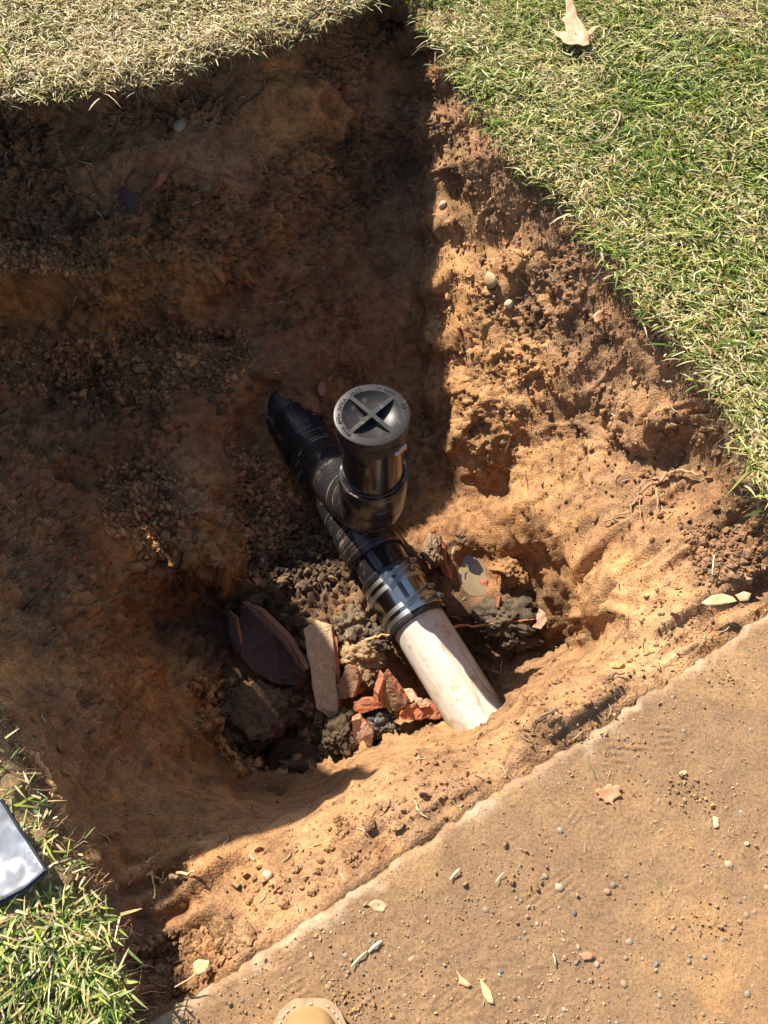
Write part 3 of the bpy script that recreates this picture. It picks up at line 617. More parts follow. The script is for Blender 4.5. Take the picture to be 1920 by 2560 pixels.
# ------------------------------------------------------------ pebbles set in the concrete: parts of the path
def rock_mesh(name, seed, sub=2, flat=.6, mat=None, jag=.12):
    r = np.random.default_rng(seed); V, F = (IV2, IF2) if sub == 2 else ((IV, IF) if sub == 1 else (IV4, IF4))
    n = fbm(V + seed * 3.1, 1.3, 2, seed); cl = 0
    if jag > .13 or mat == 'clod':
        rr, ee = worley(V + seed * 1.7, 2.6, seed); cl = .16 * rr - .16 * (1 - sstep(0, .22, ee)) + .08 * vnoise(V, 9, seed)
    V = V * (1 + jag * 2 * n + cl)[:, None] * np.array([1, r.uniform(.6, .9), flat])
    me = bpy.data.meshes.new(name); me.from_pydata([tuple(v) for v in V], [], [tuple(map(int, f)) for f in F]); me.update()
    me.polygons.foreach_set('use_smooth', np.full(len(me.polygons), True)); return me
PC = [(.24, .20, .15), (.14, .125, .115), (.28, .22, .15), (.38, .27, .16), (.30, .19, .11), (.22, .16, .11), (.42, .31, .2), (.26, .22, .17), (.32, .16, .09), (.28, .19, .11)]
peb = []
for i, c in enumerate([tuple(q * .82 for q in w) for w in PC]):
    for j in range(2):
        me = rock_mesh('pebble', i * 7 + j, 1, .55)
        A = me.color_attributes.new('tint', 'FLOAT_COLOR', 'POINT'); A.data.foreach_set('color', np.tile(np.array([*c, 1], dtype=np.float32), len(me.vertices))); me.materials.append(M_stone); peb.append(me)
spots = []
tries = 0
while len(spots) < 190 and tries < 9000:
    tries += 1; u, v = random.uniform(330, 1960), random.uniform(1480, 2600); p = slab_pt(u, v)
    if edge_d(p[0], p[1]) < (.004 if random.random() < .15 else .015): continue
    if random.random() < .35 and v < 2250: continue
    spots.append((p, min(.0115, random.lognormvariate(math.log(.0032), .35))))
for p, s in spots:
    o = bpy.data.objects.new('pebble', random.choice(peb)); C.objects.link(o); o.parent = slab
    o.location = (p[0], p[1], -s * .12); o.scale = (s, s, s * random.uniform(.55, 1)); o.rotation_euler = (random.gauss(0, .15), random.gauss(0, .15), random.uniform(0, 6.3))
n = 6500; uq = RNG.uniform(330, 1980, n); vq = RNG.uniform(1480, 2600, n); Pq = np.array([slab_pt(a, b, .0005) for a, b in zip(uq, vq)]); ok = edge_d(Pq[:, 0], Pq[:, 1]) > .008
Pq = Pq[ok]; n = len(Pq); gp = np.clip(.5 + fbm(Pq, 7, 2, 25) * 1.6, .12, 1); keep = RNG.random(n) < gp; Pq = Pq[keep]; n = len(Pq)
cc = np.array([(.34, .22, .13), (.4, .28, .17), (.28, .18, .11), (.45, .34, .22), (.3, .2, .12), (.42, .24, .1)])[RNG.integers(0, 6, n)]
g_ = lumps('dust_grit', Pq, np.tile([0, 0, 1.], (n, 1)), np.clip(RNG.lognormal(math.log(.0009), .4, n), .0004, .0026), cc, M_clod, None); g_.parent = slab; tag(g_, 'sandy grit and soil crumbs lying on the path', kind='stuff')

PQ = []; 
for (cu, cv, sp, nn_) in ((1700, 1965, 34, 60), (1745, 2010, 26, 25), (1750, 2320, 60, 60), (862, 2508, 36, 90), (1820, 1700, 26, 20), (1480, 1840, 50, 20), (1320, 2150, 90, 40)):
    for _ in range(nn_): PQ.append(slab_pt(random.gauss(cu, sp), random.gauss(cv, sp * .6), .001))
PQ = np.array(PQ); n = len(PQ); g_ = lumps('clay_crumbs', PQ, np.tile([0, 0, 1.], (n, 1)), np.clip(RNG.lognormal(math.log(.0013), .5, n), .0005, .0045), np.array((.36, .205, .09)) * RNG.uniform(.75, 1.15, (n, 1)), M_clod, None)
tag(g_, 'little spills of orange clay crumbs on the dusty path', kind='stuff')

# ------------------------------------------------------------ single stones and clods in the pit
def stone(u, v, s, col, name, label, cat, mat=M_stone, flat=.6, group=None, seed=None, rot=None, lift=.3, jag=.12, stretch=1):
    p, nm = surf(u, v); me = rock_mesh(name, seed if seed is not None else int(u * 7 + v), 4 if mat is M_clod else 3 if False else 2, flat, mat='clod' if mat is M_clod else None, jag=jag)
    A = me.color_attributes.new('tint', 'FLOAT_COLOR', 'POINT'); A.data.foreach_set('color', np.tile(np.array([*col, 1], dtype=np.float32), len(me.vertices))); me.materials.append(mat)
    o = bpy.data.objects.new(name, me); C.objects.link(o); o.location = tuple(p + nm * s * lift); o.scale = (s * stretch, s, s)
    q = Vector(nm).to_track_quat('Z', 'X') @ Matrix.Rotation(rot if rot is not None else random.uniform(0, 6), 3, 'Z').to_quaternion(); o.rotation_mode = 'QUATERNION'; o.rotation_quaternion = q
    tag(o, label, cat, group); return o
stone(448, 315, .017, (.26, .2, .13), 'stone', 'smooth tan stone half buried high in the shaded back wall', 'stone', flat=.55)
stone(805, 978, .017, (.30, .14, .09), 'stone', 'flat reddish stone on the soil behind the black cap', 'stone', flat=.4, stretch=1.7, rot=1.1)
stone(700, 1203, .010, (.36, .27, .2), 'stone', 'pale pebble on the gravel left of the black pipe fitting', 'stone')
stone(1105, 512, .012, (.5, .35, .25), 'stone', 'round pinkish pebble in the sunlit wall by the shadow line', 'stone')
stone(1268, 762, .012, (.5, .38, .22), 'stone', 'small tan pebble at the middle of the sunlit right wall', 'stone')
stone(1232, 700, .019, (.40, .25, .13), 'stone', 'disc of smooth clay coloured stone set in the sunlit wall', 'stone', flat=.35)
stone(1272, 1692 - 90, .013, (.14, .11, .08), 'stone', 'dark rounded stone in the mud right of the white pipe', 'stone')
stone(660, 2450 - 275, .008, (.42, .3, .2), 'stone', 'small pale stone on the sunlit bank above the path edge', 'stone')
stone(545, 820, .011, (.22, .14, .09), 'stone', 'brown round clod at the top of the gravelly shelf', 'clod', M_clod)
stone(556, 1023, .013, (.25, .16, .09), 'stone', 'largest round clod on the shelf left of the buried pipe end', 'clod', M_clod)
for (u, v, s, w) in ((455, 935, .009, 'left of a close trio on the shelf'), (482, 930, .009, 'middle of a close trio on the shelf'), (495, 955, .009, 'lowest of a close trio on the shelf'), (625, 965, .009, 'right above the buried black pipe end, lower of two'), (636, 940, .010, 'right above the buried black pipe end, upper of two'), (530, 1000, .009, 'just left of the largest shelf clod'), (560, 930, .007, 'tiny one midway between the trio and the pipe end'), (575, 980, .010, 'just above the largest shelf clod'), (230, 985, .010, 'on the left part of the shelf below the standing root'), (215, 1065, .009, 'low on the left of the shelf'), (190, 1130, .010, 'near the left wall at mid height'), (345, 1300, .011, 'upper of two below the gravel spill'), (340, 1325, .009, 'lower of two below the gravel spill'), (225, 1212, .011, 'at the left end of the gravel spill'), (430, 1240, .010, 'beside the small sunlit patch'), (270, 1195, .008, 'smallest at the top of the gravel spill')):
    stone(u, v, s * 1.05, (.21, .135, .08), 'clod', 'rounded brown clod ' + w, 'clod', M_clod, group='loose clods on the left shelf')
for (u, v, s, w) in ((775, 1470, .018, 'just above the tan brick'), (745, 1440, .013, 'above the tan brick, second up'), (700, 1425, .014, 'above the tip of the maroon shard'), (720, 1370, .012, 'highest right of its group'), (690, 1360, .013, 'highest left of its group'), (660, 1405, .02, 'large one above the maroon shard rim'), (800, 1410, .012, 'close under the wye fitting'), (810, 1450, .012, 'touching the lower left of the coupling'), (640, 1500, .02, 'large one touching the maroon shard rim'), (600, 1460, .014, 'farthest left above the maroon shard')):
    stone(u, v, s, (.17, .115, .07), 'clod', 'dark angular clod on the pit floor ' + w, 'clod', M_clod, group='clods on the pit floor beside the coupling', flat=.8, jag=.2)
for (u, v, s, w) in ((720, 1870, .035, 'largest of them, in the middle'), (770, 1890, .03, 'second largest, right of the middle'), (690, 1900, .022, 'in front of the largest'), (640, 1880, .02, 'left of the largest'), (560, 1860, .022, 'farthest left at the foot of the clay wall'), (800, 1850, .022, 'against the foot of the tan brick'), (560, 1800, .018, 'left of the big earth lump'), (750, 1930, .018, 'nearest the smooth clay bank'), (830, 1890, .018, 'beside the salmon pink shard')):
    stone(u, v, s, (.14, .085, .045), 'clod', 'dark clod in the shaded hollow, ' + w, 'clod', M_clod, group='clods heaped in the bottom of the hollow', flat=.8, jag=.22)

def lump_patch(name, u, v, z, rx, ry, rz, col, mat, label, seed, amp=.35, cat='soil', kind=None):
    bm = bmesh.new(); bmesh.ops.create_icosphere(bm, subdivisions=5, radius=1); V = np.array([w.co[:] for w in bm.verts]); F = np.array([[w.index for w in f.verts] for f in bm.faces]); bm.free()
    k_ = 1 + amp * fbm(V * 1.0 + seed, 1.6, 2, seed) + amp * .55 * fbm(V + seed, 6, 3, seed + 1) + .05 * vnoise(V, 18, seed + 3)
    rr, ee = worley(V * 1.0 + seed, 3.2, seed + 9); r2_, e2_ = worley(V + seed, 7, seed + 19); k_ = k_ + .10 * rr + .06 * r2_ - .10 * (1 - sstep(0, .2, ee)) - .05 * (1 - sstep(0, .2, e2_)); k_ *= .86; Vw = V * k_[:, None] * np.array([rx, ry, rz]); c = at(u, v, z); Vw += c
    o = mesh_obj(name, Vw, F, mat, col=np.tile(np.array(col), (len(V), 1))); tag(o, label, cat, kind=kind); return o
lump_patch('soil_lump', 640, 1790, -.635, .095, .075, .05, (.115, .072, .04), M_clod, 'big dark brown lump of earth in the hollow below the maroon shard', 3)
lump_patch('soil_lump', 905, 1640, -.585, .06, .05, .042, (.34, .22, .115), M_clod, 'sunlit sandy yellow lump between the tan brick and white pipe', 5)
lump_patch('soil_lump', 880, 1570, -.58, .05, .05, .05, (.16, .115, .07), M_clod, 'rooty dark lump just above the tan brick', 8, .4)
lump_patch('soil_lump', 935, 1600, -.57, .045, .035, .03, (.10, .075, .05), M_clod, 'black brown lump against the upper left side of the white pipe', 12, .4)
lump_patch('soil_lump', 920, 1700, -.59, .028, .026, .022, (.2, .12, .06), M_clod, 'small brown clod above the pointed terracotta shard', 15, .4)
lump_patch('mud_lump', 853, 1830, -.57, .036, .045, .03, (.085, .058, .035), M_clod, 'dark wet lump between the tan brick foot and the salmon shard', 21, .45, 'mud')
lump_patch('mud_lump', 945, 1812, -.59, .042, .036, .028, (.05, .04, .03), M_mud, 'glistening black mud under the pointed terracotta shard', 24, .45, 'mud')
lump_patch('mud_lump', 1265, 1545, -.565, .075, .05, .035, (.09, .066, .044), M_clod, 'grey black crumbly mud heap below the puddle', 30, .45, 'mud')
lump_patch('mud_lump', 1290, 1585, -.58, .06, .04, .03, (.08, .055, .036), M_clod, 'dark crumbly heap under the thin root stick', 33, .45, 'mud')
lump_patch('soil_lump', 1082, 1375, -.545, .026, .04, .028, (.19, .12, .075), M_clod, 'brown sunlit lump beside the red shard left of the puddle', 37, .4)
lump_patch('soil_lump', 1150, 1345, -.55, .016, .018, .016, (.16, .1, .06), M_clod, 'small dark clod standing above the puddle', 41, .35)
lump_patch('soil_lump', 1285, 1420, -.56, .045, .04, .03, (.26, .14, .06), M_clod, 'crumbly orange soil slumped right of the puddle', 44, .45)

# ------------------------------------------------------------ puddle
pc = at(1183, 1435, -.60); pts = []
for i in range(40):
    a = 2 * math.pi * i / 40; r = 1 + .22 * math.sin(2 * a + .6) + .12 * math.sin(5 * a); pts.append((pc[0] + .045 * r * math.cos(a), pc[1] + .078 * r * math.sin(a), -.602))
V = [(pc[0], pc[1], -.602)] + pts + [(p[0], p[1], -.63) for p in pts]; F = [(0, i + 1, (i + 1) % 40 + 1) for i in range(40)] + [(i + 1, i + 41, (i + 1) % 40 + 41, (i + 1) % 40 + 1) for i in range(40)]
tag(mesh_obj('puddle_water', V, F, M_water, smooth=False), 'shallow puddle of cloudy yellow brown water', kind='structure')

# ------------------------------------------------------------ pipework
ZP = -.535
def axis_point(v): u = 752 + .621 * (v - 1085); return Vector(at(u, v, ZP))
AX0, AX1 = axis_point(1085), axis_point(1700); AD = (AX1 - AX0).normalized(); AR = Vector((-AD.y, AD.x, 0)) * -1; AR = Vector((AD.y, -AD.x, 0)) * (-1 if AD.y < 0 else 1)
if AR.x < 0: AR = -AR
def axs(v): return (axis_point(v) - AX0).dot(AD)
def AP(s): return AX0 + AD * s
root = thing('sewer_cleanout', 'black capped cleanout pipe and wye joined by steel banded coupling to a white pipe', 'pipe', AP(.1) - Vector((0, 0, .06)))
def run(name, v0, v1, prof, mat, parent=root, n=56):
    s0, s1 = axs(v0), axs(v1); path = [AP(s0 + (s1 - s0) * t) for t, r in prof]; return tube_obj(name, path, [r for t, r in prof], mat, parent, n)
PR = .0572
run('upstream_pipe', 930, 1100, [(0, PR), (1, PR)], M_abs_mud)
run('upstream_collar', 1050, 1128, [(0, PR), (.02, .0635), (.97, .0655), (1, .063)], M_abs)
run('joint_ring', 1126, 1140, [(0, PR + .001), (1, PR + .001)], M_slot)
run('wye_run', 1138, 1395, [(0, .062), (.02, .0655), (.18, .0655), (.24, .062), (.7, .062), (.76, .0665), (.985, .0665), (1, .063)], M_abs_wye)
run('spigot', 1390, 1452, [(0, PR), (1, PR)], M_abs)
coup = run('coupling', 1440, 1562, [(0, PR), (.005, .0655), (.05, .067), (.1, .0635), (.9, .0635), (.95, .067), (.995, .0655), (1, .058)], M_rub)
run('shield_sleeve', 1452, 1550, [(0, .0638), (.01, .0648), (.3, .0652), (.7, .0652), (.99, .0648), (1, .0638)], M_sleeve, coup)
white = run('white_pipe', 1545, 1900, [(0, PR), (1, PR)], M_white)
def arc_band(s, w, r, a0, a1, n, skew=0, th=.0012):
    V = []; F = []
    for i in range(n + 1):
        a = a0 + (a1 - a0) * i / n; rd = Vector((0, 0, 1)) * math.cos(a) + AR * math.sin(a); c = AP(s + skew * (i / n - .5))
        V += [c + rd * r - AD * w / 2, c + rd * (r + th) - AD * w / 2, c + rd * (r + th) + AD * w / 2, c + rd * r + AD * w / 2]
    for i in range(n):
        a = i * 4; b = a + 4
        for j in range(4): F.append((a + j, b + j, b + (j + 1) % 4, a + (j + 1) % 4))
    F += [(3, 2, 1, 0), (n * 4, n * 4 + 1, n * 4 + 2, n * 4 + 3)]
    return [tuple(v) for v in V], F
def box_v(c, X, Y, Zv, dx, dy, dz):
    V = [c + X * sx * dx / 2 + Y * sy * dy / 2 + Zv * sz * dz / 2 for sx in (-1, 1) for sy in (-1, 1) for sz in (-1, 1)]
    return [tuple(v) for v in V], [(0, 1, 3, 2), (4, 6, 7, 5), (0, 4, 5, 1), (2, 3, 7, 6), (0, 2, 6, 4), (1, 5, 7, 3)]
def merge(lst):
    VV = []; FF = []
    for V, F in lst: b = len(VV); VV += V; FF += [tuple(x + b for x in f) for f in F]
    return VV, FF
for v0, a0, a1, skew in ((1462, -.05, .62, -.016), (1480, -.42, .50, -.022), (1528, -.22, .72, -.02), (1546, .3, .95, -.01)):
    s = axs(v0); V, F = arc_band(s, .0100, .0652, -math.pi, math.pi, 72)
    uvs = [(i * .01, (i % 4) * .003) for i in range(len(V))]
    band = mesh_obj('clamp_band', V, F, M_steel, root, True, uv=uvs)
    band.modifiers.new('es', 'EDGE_SPLIT').split_angle = R(35)
    V, F = arc_band(s - .003, .0108, .0664, a0, a1, 20, skew); st_ = mesh_obj('worm_strap', V, F, M_steel, band, True, uv=[(0, 0)] * len(V)); st_.modifiers.new('es', 'EDGE_SPLIT').split_angle = R(35)
    L_ = []
    nsl = int((a1 - a0) * .066 / .0030)
    for i in range(nsl):
        t = (i + .5) / nsl; a = a0 + (a1 - a0) * t; rd = Vector((0, 0, 1)) * math.cos(a) + AR * math.sin(a); tg = -Vector((0, 0, 1)) * math.sin(a) + AR * math.cos(a)
        L_.append(box_v(AP(s - .003 + skew * (t - .5)) + rd * .0677, tg, AD, rd,   .0013, .0078, .0007))
    V, F = merge(L_); mesh_obj('strap_slots', V, F, M_slot, band, False)['kind'] = 'stuff'
    a = a1 + .09; rd = Vector((0, 0, 1)) * math.cos(a) + AR * math.sin(a); tg = -Vector((0, 0, 1)) * math.sin(a) + AR * math.cos(a); c = AP(s - .003 + skew * .5) + rd * .0705
    V, F = box_v(c - rd * .001, tg, AD, rd, .013, .0115, .007); hb = mesh_obj('screw_housing', V, F, M_steel, band, False, uv=[(0, 0)] * 8); hb.modifiers.new('bv', 'BEVEL').width = .0018
    tube_obj('screw', [c + rd * .002 - tg * .010, c + rd * .002 + tg * .010], [.0042, .0042], M_steel, band, 12)
    tube_obj('screw_head', [c + rd * .003, c + rd * .0058], [.0048, .0042], M_cap, band, 16)
# riser, its hub and the swept branch
RC = Vector(at(925, 1035, -.08)); RC = Vector((RC.x + .003, RC.y, 0)); RX, RY = RC.x, RC.y
def col_tube(name, prof, mat, parent=root, n=64): return tube_obj(name, [(RX, RY, z) for z, r in prof], [r for z, r in prof], mat, parent, n)
col_tube('riser_pipe', [(-.33, PR), (-.10, PR)], M_abs)
hub = col_tube('branch_hub', [(-.340, .062), (-.334, .0655), (-.262, .0662), (-.258, .0645), (-.2575, .0585), (-.27, .058)], M_abs_wye)
bd = Vector((AP(-.03).x - RX, AP(-.03).y - RY, 0)); Lb = bd.length; bd.normalize(); path = []; rads = []
for i in range(17):
    t = i / 16; a = t * math.pi / 2; path.append(Vector((RX, RY, -.335)) + bd * (Lb * .92 * (1 - math.cos(a))) + Vector((0, 0, -.195 * math.sin(a)))); rads.append(.0640 - .004 * t)
tube_obj('swept_branch', path, rads, M_abs_wye, root, 56)
pg = [(Vector((RX, RY, -.255)) + Vector((math.cos(a), math.sin(a), 0)) * .0585) for a in np.linspace(0, 2 * math.pi, 49)]
tube_obj('glue_bead', pg, [.0022 + .0006 * math.sin(i * 1.7) for i in range(49)], M_abs, root, 8)
# cap with dished top and cross ribs
CT = -.080; ro = .0655
prof = [(-.128, PR + .0005), (-.128, .0625), (-.113, .0625), (-.1115, .0632), (-.100, .0632), (-.098, ro - .001), (CT - .004, ro), (CT - .001, ro - .001), (CT, ro - .0035), (CT, .0505), (CT - .001, .0495), (CT - .0055, .044), (CT - .010, .034), (CT - .0135, .02), (CT - .0145, .0)]
V = []; F = []; nn = 96; UV = []
for z, r in prof:
    for j in range(nn): a = 2 * math.pi * j / nn; V.append((RX + r * math.cos(a), RY + r * math.sin(a), z)); UV.append((r * math.cos(a) + .5, r * math.sin(a) + z))
for i in range(len(prof) - 1):
    for j in range(nn): F.append((i * nn + j, i * nn + (j + 1) % nn, (i + 1) * nn + (j + 1) % nn, (i + 1) * nn + j))
cap = mesh_obj('cap', V, F, M_cap, root, True, uv=UV); cap.modifiers.new('es', 'EDGE_SPLIT').split_angle = R(40)
RA = math.atan2(-.78, .63) + .10
for q, a in enumerate((RA, RA + math.pi / 2 + .02)):
    X_ = Vector((math.cos(a), math.sin(a), 0)); Y_ = Vector((-math.sin(a), math.cos(a), 0)); pr = []; VV = []; FF = []
    for i in range(13):
        x = -.0500 + .1 * i / 12; dep = .0148 * max(0, 1 - (abs(x) / .0505) ** 2.2) + .001; c = Vector((RX, RY, CT - .0003 * (1 + q)))
        VV += [tuple(c + X_ * x - Y_ * .0038), tuple(c + X_ * x + Y_ * .0038), tuple(c + X_ * x + Y_ * .0036 - Vector((0, 0, dep))), tuple(c + X_ * x - Y_ * .0036 - Vector((0, 0, dep)))]
    for i in range(12):
        b = i * 4
        for j in range(4): FF.append((b + j, b + (j + 1) % 4, b + 4 + (j + 1) % 4, b + 4 + j))
    FF += [(0, 3, 2, 1), (48, 49, 50, 51)]; mesh_obj('cross_rib', VV, FF, M_cap, cap, False, uv=[(v[0], v[1]) for v in VV])
def text_mesh(txt, size, ext):
    cu = bpy.data.curves.new('t', 'FONT'); cu.body = txt; cu.size = size; cu.extrude = ext; cu.align_x = 'CENTER'; cu.align_y = 'CENTER'; cu.resolution_u = 3
    o = bpy.data.objects.new('t', cu); me = o.to_mesh(); V = [v.co.copy() for v in me.vertices]; F = [tuple(p.vertices) for p in me.polygons]; w = (max(v.x for v in V) - min(v.x for v in V)) if V else size * .4
    o.to_mesh_clear(); bpy.data.objects.remove(o); return V, F, w
lett = []
def arc_text(txt, r, deg, size, flatr=False):
    ws_ = [text_mesh(c, size, .0006) if c != ' ' else (None, None, size * .3) for c in txt]; tot = sum(w[2] + size * .16 for w in ws_); x = -tot / 2
    for V, F, w in ws_:
        xc = x + w / 2 + size * .08; x += w + size * .16
        if V is None: continue
        a = R(deg) - xc / r; M = Matrix.Translation((RX + r * math.cos(a), RY + r * math.sin(a), CT + .0004)) @ Matrix.Rotation(a - math.pi / 2, 4, 'Z')
        mx = (max(v.x for v in V) + min(v.x for v in V)) / 2; lett.append(([tuple(M @ Vector((v.x - mx, v.y, v.z))) for v in V], F))
arc_text('BOCA', .0558, 158, .0088); arc_text('SBCCI', .0558, 120, .0088); arc_text('4" CI/PL', .0558, 64, .0088); arc_text('UPC', .0562, 194, .0058); arc_text('®', .0558, 182, .004)
arc_text('FERNCO', .0567, 221, .0042); arc_text('SP', .0560, 17, .0056)
V, F = merge(lett); mesh_obj('raised_lettering', V, F, M_cap, cap, False, uv=[(v[0], v[1]) for v in V])['kind'] = 'stuff'
def ring_mark(deg, rx, ry, r=.0562):
    a = R(deg); c = Vector((RX + r * math.cos(a), RY + r * math.sin(a), CT + .0004)); X_ = Vector((-math.sin(a), math.cos(a), 0)); Y_ = Vector((math.cos(a), math.sin(a), 0))
    pth = [c + X_ * rx * math.cos(t) + Y_ * ry * math.sin(t) for t in np.linspace(0, 2 * math.pi, 29)]; return tube(pth, .00045, 6)[:2]
V, F = merge([ring_mark(221, .0108, .0045), ring_mark(17, .0052, .0046), ring_mark(194, .0072, .0048)]); mesh_obj('embossed_marks', V, F, M_cap, cap, True, uv=[(v[0], v[1]) for v in V])['kind'] = 'stuff'
cb_ = col_tube('cap_clamp_band', [(-.1255, .0630), (-.1255, .0642), (-.1145, .0642), (-.1145, .0630)], M_steel, root, 72)
a = -.80; rd = Vector((math.cos(a), math.sin(a), 0)); tg = Vector((-math.sin(a), math.cos(a), 0)); c = Vector((RX, RY, -.118)) + rd * .068; zz = Vector((0, 0, 1))
V, F = box_v(c + tg * .006 + zz * .001, tg, zz, rd, .017, .014, .008); hb = mesh_obj('screw_housing', V, F, M_steel, cb_, False, uv=[(0, 0)] * 8); hb.modifiers.new('bv', 'BEVEL').width = .0018
tube_obj('screw', [c - tg * .013, c - tg * .0112, c - tg * .0112, c - tg * .008, c - tg * .008, c + tg * .006], [.0026, .0044, .0052, .0052, .0036, .0036], M_steel, cb_, 14)

# ------------------------------------------------------------ broken clay pieces
def shard(name, pts, th, mats, label, cat='shard', seed=0, curve=0, rough=.0012, cuts=3, taper=.0, chip=1):
    T3 = [Vector(at(*p)) for p in pts]; n = len(T3); cen = sum(T3, Vector()) / n; nm = Vector()
    for i in range(n): nm += (T3[i] - cen).cross(T3[(i + 1) % n] - cen)
    nm.normalize()
    if nm.z < 0: T3.reverse(); nm = -nm
    bm = bmesh.new(); top = [bm.verts.new(p) for p in T3]; bot = [bm.verts.new(p - nm * th + (p - cen) * taper) for p in T3]
    f = bm.faces.new(top); f.material_index = 0; f2 = bm.faces.new(list(reversed(bot))); f2.material_index = 1
    for i in range(n):
        g = bm.faces.new((top[i], bot[i], bot[(i + 1) % n], top[(i + 1) % n])); g.material_index = 1
    bmesh.ops.bevel(bm, geom=bm.edges[:], offset=th * .07, segments=2, affect='EDGES', profile=.6)
    bmesh.ops.triangulate(bm, faces=bm.faces[:]); 
    for _ in range(cuts):
        lim = .012 / (1.6 ** _); es = [e for e in bm.edges if e.calc_length() > lim]
        if es: bmesh.ops.subdivide_edges(bm, edges=es, cuts=1); bmesh.ops.triangulate(bm, faces=[f for f in bm.faces if len(f.verts) > 3])
    V = np.array([v.co[:] for v in bm.verts]); bm.normal_update(); NN = np.array([v.normal[:] for v in bm.verts])
    dsp = rough * 1.7 * (fbm(V + seed, 60, 3, seed) * 1.4 + fbm(V, 220, 2, seed + 4) * .7); V2 = V + NN * dsp[:, None]
    if curve:
        ax_ = (T3[0] - cen).normalized(); ax_ = (ax_ - nm * ax_.dot(nm)).normalized(); sd = nm.cross(ax_); x = (V - np.array(cen)) @ np.array(sd); V2 = V2 + np.array(nm) * (curve * x ** 2)[:, None]
    for v, p in zip(bm.verts, V2): v.co = p
    me = bpy.data.meshes.new(name); bm.to_mesh(me); bm.free()
    for m in mats: me.materials.append(m)
    o = bpy.data.objects.new(name, me); C.objects.link(o); tag(o, label, cat, 'broken clay pieces on the pit floor'); return o
B0 = -.585
shard('brick', [(757, 1572, B0 + .045), (790, 1548, B0 + .045), (828, 1562, B0 + .045), (832, 1600, B0 + .045), (845, 1780, B0 + .02), (830, 1800, B0 + .0), (790, 1770, B0 + .01)], .045, [M_mortar, M_tc_red], 'long brick with tan mortar crusted face and bright red broken side', 'brick', 1)
shard('brick_chip', [(826, 1595, B0 + .036), (842, 1590, B0 + .034), (852, 1680, B0 + .025), (842, 1730, B0 + .02), (836, 1680, B0 + .03)], .03, [M_tc_red, M_tc_red], 'thin crumbly bright red slice along the right side of the tan brick', 'brick', 2, rough=.003)
shard('clay_shard', [(868, 1660, B0 + .055), (886, 1668, B0 + .055), (898, 1700, B0 + .045), (882, 1745, B0 + .035), (845, 1748, B0 + .02), (843, 1715, B0 + .03)], .022, [M_tc_face, M_tc_red], 'upright brown faced terracotta shard touching the tan brick', seed=3)
shard('clay_shard', [(962, 1683, B0 + .08), (985, 1712, B0 + .07), (1016, 1760, B0 + .05), (1000, 1782, B0 + .03), (958, 1768, B0 + .03), (946, 1735, B0 + .05)], .024, [M_tc_face, M_tc_red], 'tall pointed terracotta shard standing in the centre of the rubble', seed=4)
shard('clay_shard', [(946, 1735, B0 + .066), (962, 1686, B0 + .078), (958, 1768, B0 + .038), (944, 1772, B0 + .03)], .02, [M_tc_red, M_tc_red], 'narrow bright orange red flake on the left side of the tall pointed shard', seed=5)
shard('clay_shard', [(885, 1756, B0 + .03), (905, 1746, B0 + .035), (950, 1748, B0 + .035), (955, 1768, B0 + .03), (905, 1785, B0 + .022), (884, 1775, B0 + .022)], .025, [M_tc_red, M_tc_red], 'short red block lying between the two upright shards', seed=6)
shard('clay_shard', [(1000, 1785, B0 + .03), (1015, 1765, B0 + .035), (1070, 1752, B0 + .035), (1110, 1775, B0 + .03), (1100, 1798, B0 + .02), (1005, 1800, B0 + .02)], .028, [M_tc_red, M_tc_face], 'long rough red shard tucked against the white pipe', seed=7, rough=.002)
shard('clay_shard', [(1000, 1722, B0 + .02), (1030, 1722, B0 + .03), (1045, 1745, B0 + .03), (1020, 1760, B0 + .03), (1005, 1750, B0 + .02)], .016, [M_tc_pink, M_tc_red], 'small pink flake behind the tall pointed shard', seed=8)
shard('clay_shard', [(1035, 1745, B0 + .042), (1065, 1748, B0 + .042), (1078, 1765, B0 + .038), (1050, 1772, B0 + .038)], .014, [M_tc_pink, M_tc_red], 'little pinkish chip lying on the long red shard by the white pipe', seed=9)
shard('clay_shard', [(855, 1888, B0 + .0), (885, 1850, B0 + .015), (880, 1800, B0 + .045), (900, 1795, B0 + .045), (935, 1830, B0 + .03), (928, 1868, B0 + .0), (890, 1892, B0 - .005)], .018, [M_tc_pink, M_tc_red], 'salmon pink curved shard lowest in the rubble heap', seed=10, curve=4)
shard('clay_shard', [(885, 1722, B0 + .008), (912, 1718, B0 + .008), (905, 1735, B0 + .006), (885, 1735, B0 + .006)], .012, [M_tc_red, M_tc_red], 'small red scrap half shaded between the upright shards', seed=11)
B1 = B0 - .018
shard('pipe_shard', [(600, 1512, B1 - .0), (640, 1535, B1 + .02), (690, 1585, B1 + .03), (740, 1650, B1 + .035), (768, 1690, B1 + .025), (745, 1715, B1 + .0), (700, 1712, B1 - .02), (640, 1680, B1 - .02), (606, 1640, B1 - .01), (598, 1560, B1 - .005)], .016, [M_tc_dark, M_tc_red], 'large curved maroon clay pipe shard in deep shade', 'shard', seed=12, curve=3)
shard('pipe_shard', [(605, 1505, B1 + .02), (650, 1525, B1 + .035), (720, 1595, B1 + .05), (765, 1672, B1 + .045), (758, 1682, B1 + .03), (700, 1600, B1 + .035), (640, 1540, B1 + .02)], .014, [M_tc_face, M_tc_face], 'curved red broken rim piece along the maroon pipe shard', 'shard', seed=13)
shard('pipe_shard', [(568, 1525, B1 + .01), (590, 1545, B1 + .015), (600, 1615, B1 - .0), (590, 1640, B1 - .02), (575, 1590, B1 - .0)], .012, [M_tc_dark, M_tc_red], 'narrow dark clay sliver left of the large maroon shard', 'shard', seed=14)
